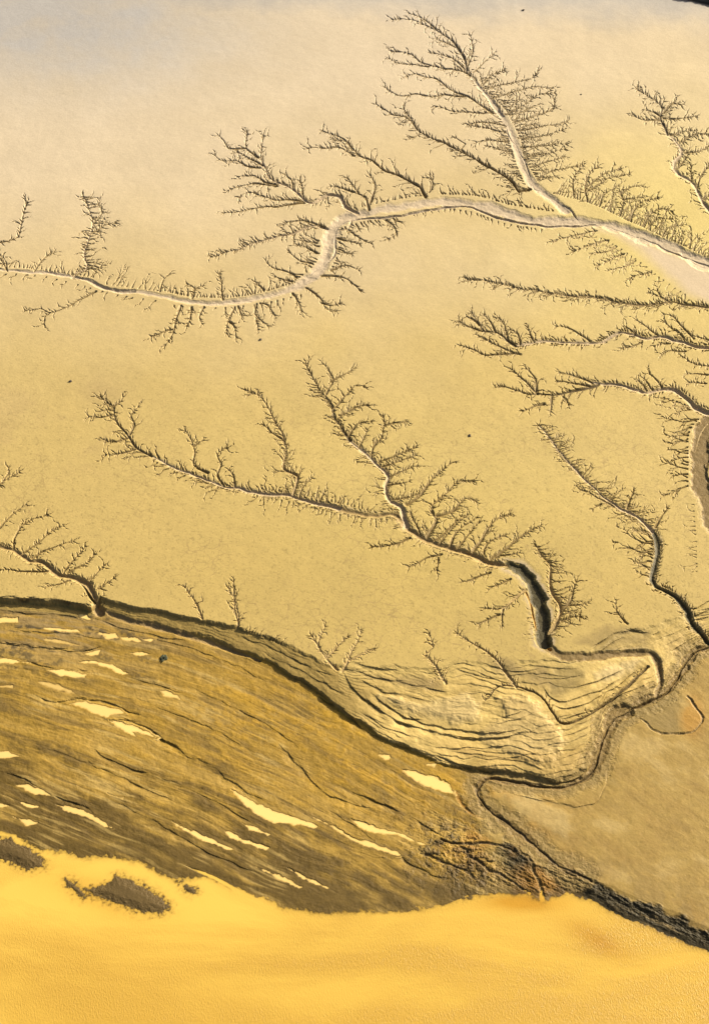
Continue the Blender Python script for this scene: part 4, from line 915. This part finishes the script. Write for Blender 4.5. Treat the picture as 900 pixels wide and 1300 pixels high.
for lab, lev, sl, sd in POOL_MESH:
    J, I = np.nonzero(sd[:-1, :-1] > -.30)
    J = J + sl[0].start; I = I + sl[1].start
    q = np.stack([idx[J + 1, I], idx[J + 1, I + 1], idx[J, I + 1], idx[J, I]], -1)
    used, inv = np.unique(q, return_inverse=True)
    p = PTS[used].copy(); dep = np.clip(lev - p[:, 2], 0, 3); p[:, 2] = lev
    dull = .45 if ('dull' in lab or 'faint' in lab or 'wispy' in lab) else random.choice((0, 0, .06, .14))
    sh = np.clip(np.exp(-dep / .05) * .9 + dull, 0, .9)
    pc = np.array([.70, .50, .17]); wc = pc + (np.array([.30, .19, .05]) - pc) * sh[:, None]
    o = link(mesh_from('tide_pool', p, inv.reshape(q.shape), m_pool, np.concatenate([wc, np.ones((len(wc), 1))], 1), np.zeros(len(wc))), 'tide_pool')
    prop(o, lab, 'tide pool', 'tide pools on the brown shelf')

# the flats run on beyond the picture
def skirt(name, ring, push):
    p0 = ring; p1 = ring.copy(); p1[:, :2] += push
    n = len(ring); pts = np.concatenate([p0, p1])
    a = np.arange(n - 1); return pts, np.stack([a, a + 1, a + 1 + n, a + n], -1)
P3 = PTS.reshape(NV, NU, 3); A3 = ALBF.reshape(NV, NU, 4)
for ring, ra, push, flip in ((P3[:, 0], A3[:, 0], (-900, 0), False), (P3[:, -1], A3[:, -1], (900, 0), True), (P3[0, :], A3[0, :], (0, 2500), True)):
    pts, qd = skirt('g', ring[::4], np.array(push, np.float32))
    if flip: qd = qd[:, ::-1]
    o = link(mesh_from('outer_ground', pts, qd, mud, np.concatenate([ra[::4]] * 2), np.zeros(len(pts))), 'outer_ground')
    prop(o, 'the mudflats running on beyond the picture', kind='structure')
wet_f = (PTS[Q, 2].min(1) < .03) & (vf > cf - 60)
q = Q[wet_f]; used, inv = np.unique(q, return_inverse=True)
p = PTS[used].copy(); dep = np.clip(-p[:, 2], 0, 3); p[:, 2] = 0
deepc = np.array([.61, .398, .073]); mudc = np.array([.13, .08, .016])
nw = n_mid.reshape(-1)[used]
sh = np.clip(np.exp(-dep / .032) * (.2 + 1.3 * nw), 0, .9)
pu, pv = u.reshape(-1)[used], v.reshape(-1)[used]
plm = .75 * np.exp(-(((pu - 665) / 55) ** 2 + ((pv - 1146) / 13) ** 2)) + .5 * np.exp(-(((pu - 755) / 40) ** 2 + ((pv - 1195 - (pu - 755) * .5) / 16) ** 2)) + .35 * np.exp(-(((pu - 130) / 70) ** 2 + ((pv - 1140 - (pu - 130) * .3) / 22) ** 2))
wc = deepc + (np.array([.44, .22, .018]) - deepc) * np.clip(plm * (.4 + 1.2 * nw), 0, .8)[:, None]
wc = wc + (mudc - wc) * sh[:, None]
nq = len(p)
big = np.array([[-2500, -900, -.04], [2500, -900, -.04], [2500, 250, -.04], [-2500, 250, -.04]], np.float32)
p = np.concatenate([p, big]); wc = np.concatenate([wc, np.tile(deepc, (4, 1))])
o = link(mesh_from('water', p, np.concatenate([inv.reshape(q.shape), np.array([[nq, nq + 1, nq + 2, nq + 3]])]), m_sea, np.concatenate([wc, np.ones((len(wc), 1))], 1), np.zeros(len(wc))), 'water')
prop(o, 'silty golden estuary water along the bottom of the photo', kind='structure')

# ------------------------------------------------------------------ loose things on the mud
import bmesh
def rock_mat(name, col, rough_=.8):
    mt, nt, N = new_mat(name); L = nt.links.new
    out = N('ShaderNodeOutputMaterial'); bs = N('ShaderNodeBsdfPrincipled'); tc = N('ShaderNodeTexCoord')
    n1 = N('ShaderNodeTexNoise'); n1.inputs['Scale'].default_value = 6; n1.inputs['Detail'].default_value = 5
    L(tc.outputs['Object'], n1.inputs['Vector'])
    mx = N('ShaderNodeMixRGB'); mx.inputs['Color1'].default_value = (*[c * .6 for c in col], 1); mx.inputs['Color2'].default_value = (*[c * 1.5 for c in col], 1)
    L(n1.outputs['Fac'], mx.inputs['Fac']); L(mx.outputs['Color'], bs.inputs['Base Color']); bs.inputs['Roughness'].default_value = rough_
    L(bs.outputs['BSDF'], out.inputs['Surface'])
    return mt
m_rock = rock_mat('dark_stone', (.05, .038, .025)); m_weed = rock_mat('green_weed', (.030, .036, .010))
def height_at(uu, vv):
    i = int(round((uu - U0) / (U1 - U0) * (NU - 1))); 
    x, y = to_world([(uu, vv)])[0]
    a, b = proj(x, y, 1.0)
    i = int(round((a - U0) / (U1 - U0) * (NU - 1))); j = int(round((b - V0) / (V1 - V0) * (NV - 1)))
    return x, y, float(Z[j, i])
def blob(name, uu, vv, r, sq, mat, seed, lab, cat, lumps=.35):
    rr = random.Random(seed)
    x, y, z = height_at(uu, vv)
    bm = bmesh.new(); bmesh.ops.create_icosphere(bm, subdivisions=3, radius=r)
    for w in bm.verts:
        k = 1 + lumps * (float(vnoise(np.array([w.co.x / r * 1.7 + seed * 3.1 + 9]), np.array([w.co.y / r * 1.7 + w.co.z / r * 2.3 + 30]))[0]) - .5) * 2
        w.co = w.co * k; w.co.z *= sq
    me = bpy.data.meshes.new(name); bm.to_mesh(me); bm.free(); me.materials.append(mat)
    o = link(me, name); o.location = (x, y, z + r * sq * .35); o.rotation_euler = (0, 0, rr.uniform(0, 6))
    prop(o, lab, cat)
for k, (a, b, r, lab) in enumerate(((664, 13, .34, 'dark stone alone near the top edge, right of the bushy creek head'), (596, 553, .30, 'dark stone on the open flat between feathery creek and central creek arms'), (90, 484, .32, 'dark stone on the bare flat at left, above the head of the central creek'),
                                    (331, 431, .30, 'dark stone just below the lower bank of the long pale creek'), (737, 120, .22, 'small stone on the smooth flat right of the north arm rills'))):
    blob('stone', a, b, r, .6, m_rock, k, lab, 'stone')
blob('weed_clump', 208, 836, .62, .4, m_weed, 12, 'dark green weed clump on the brown shelf below the scarp', 'seaweed', .7)

# ------------------------------------------------------------------ light, sky, camera
ELEV, AZ = math.radians(24), math.radians(52)
w = bpy.data.worlds.new('World'); sc.world = w; w.use_nodes = True
nt = w.node_tree; bg = nt.nodes['Background']
sky = nt.nodes.new('ShaderNodeTexSky'); sky.sky_type = 'NISHITA'; sky.sun_disc = False
sky.sun_elevation = ELEV; sky.sun_rotation = AZ; sky.dust_density = 5.0; sky.air_density = .6; sky.ozone_density = .4
nt.links.new(sky.outputs['Color'], bg.inputs['Color']); bg.inputs['Strength'].default_value = .07
sl_ = bpy.data.lights.new('sun', 'SUN'); sl_.energy = 4.6; sl_.angle = math.radians(.5); sl_.color = (1, .91, .74)
so_ = bpy.data.objects.new('sun', sl_); COL.objects.link(so_)
so_.rotation_euler = (math.pi / 2 - ELEV, 0, math.pi - AZ); so_.location = (200, 500, 300)
cam = bpy.data.cameras.new('camera'); co = bpy.data.objects.new('camera', cam); COL.objects.link(co)
co.location = (0, 0, CAM_H); co.rotation_euler = (math.pi / 2 - PITCH, 0, 0)
cam.sensor_fit = 'VERTICAL'; cam.angle = VFOV; cam.clip_end = 8000; cam.clip_start = 1
sc.camera = co
sc.view_settings.view_transform = 'Standard'; sc.view_settings.look = 'None'; sc.view_settings.gamma = 1
sc.view_settings.exposure = 1.14
print('twigs', TWIGS[0], 'owners', len(OWN_OF))
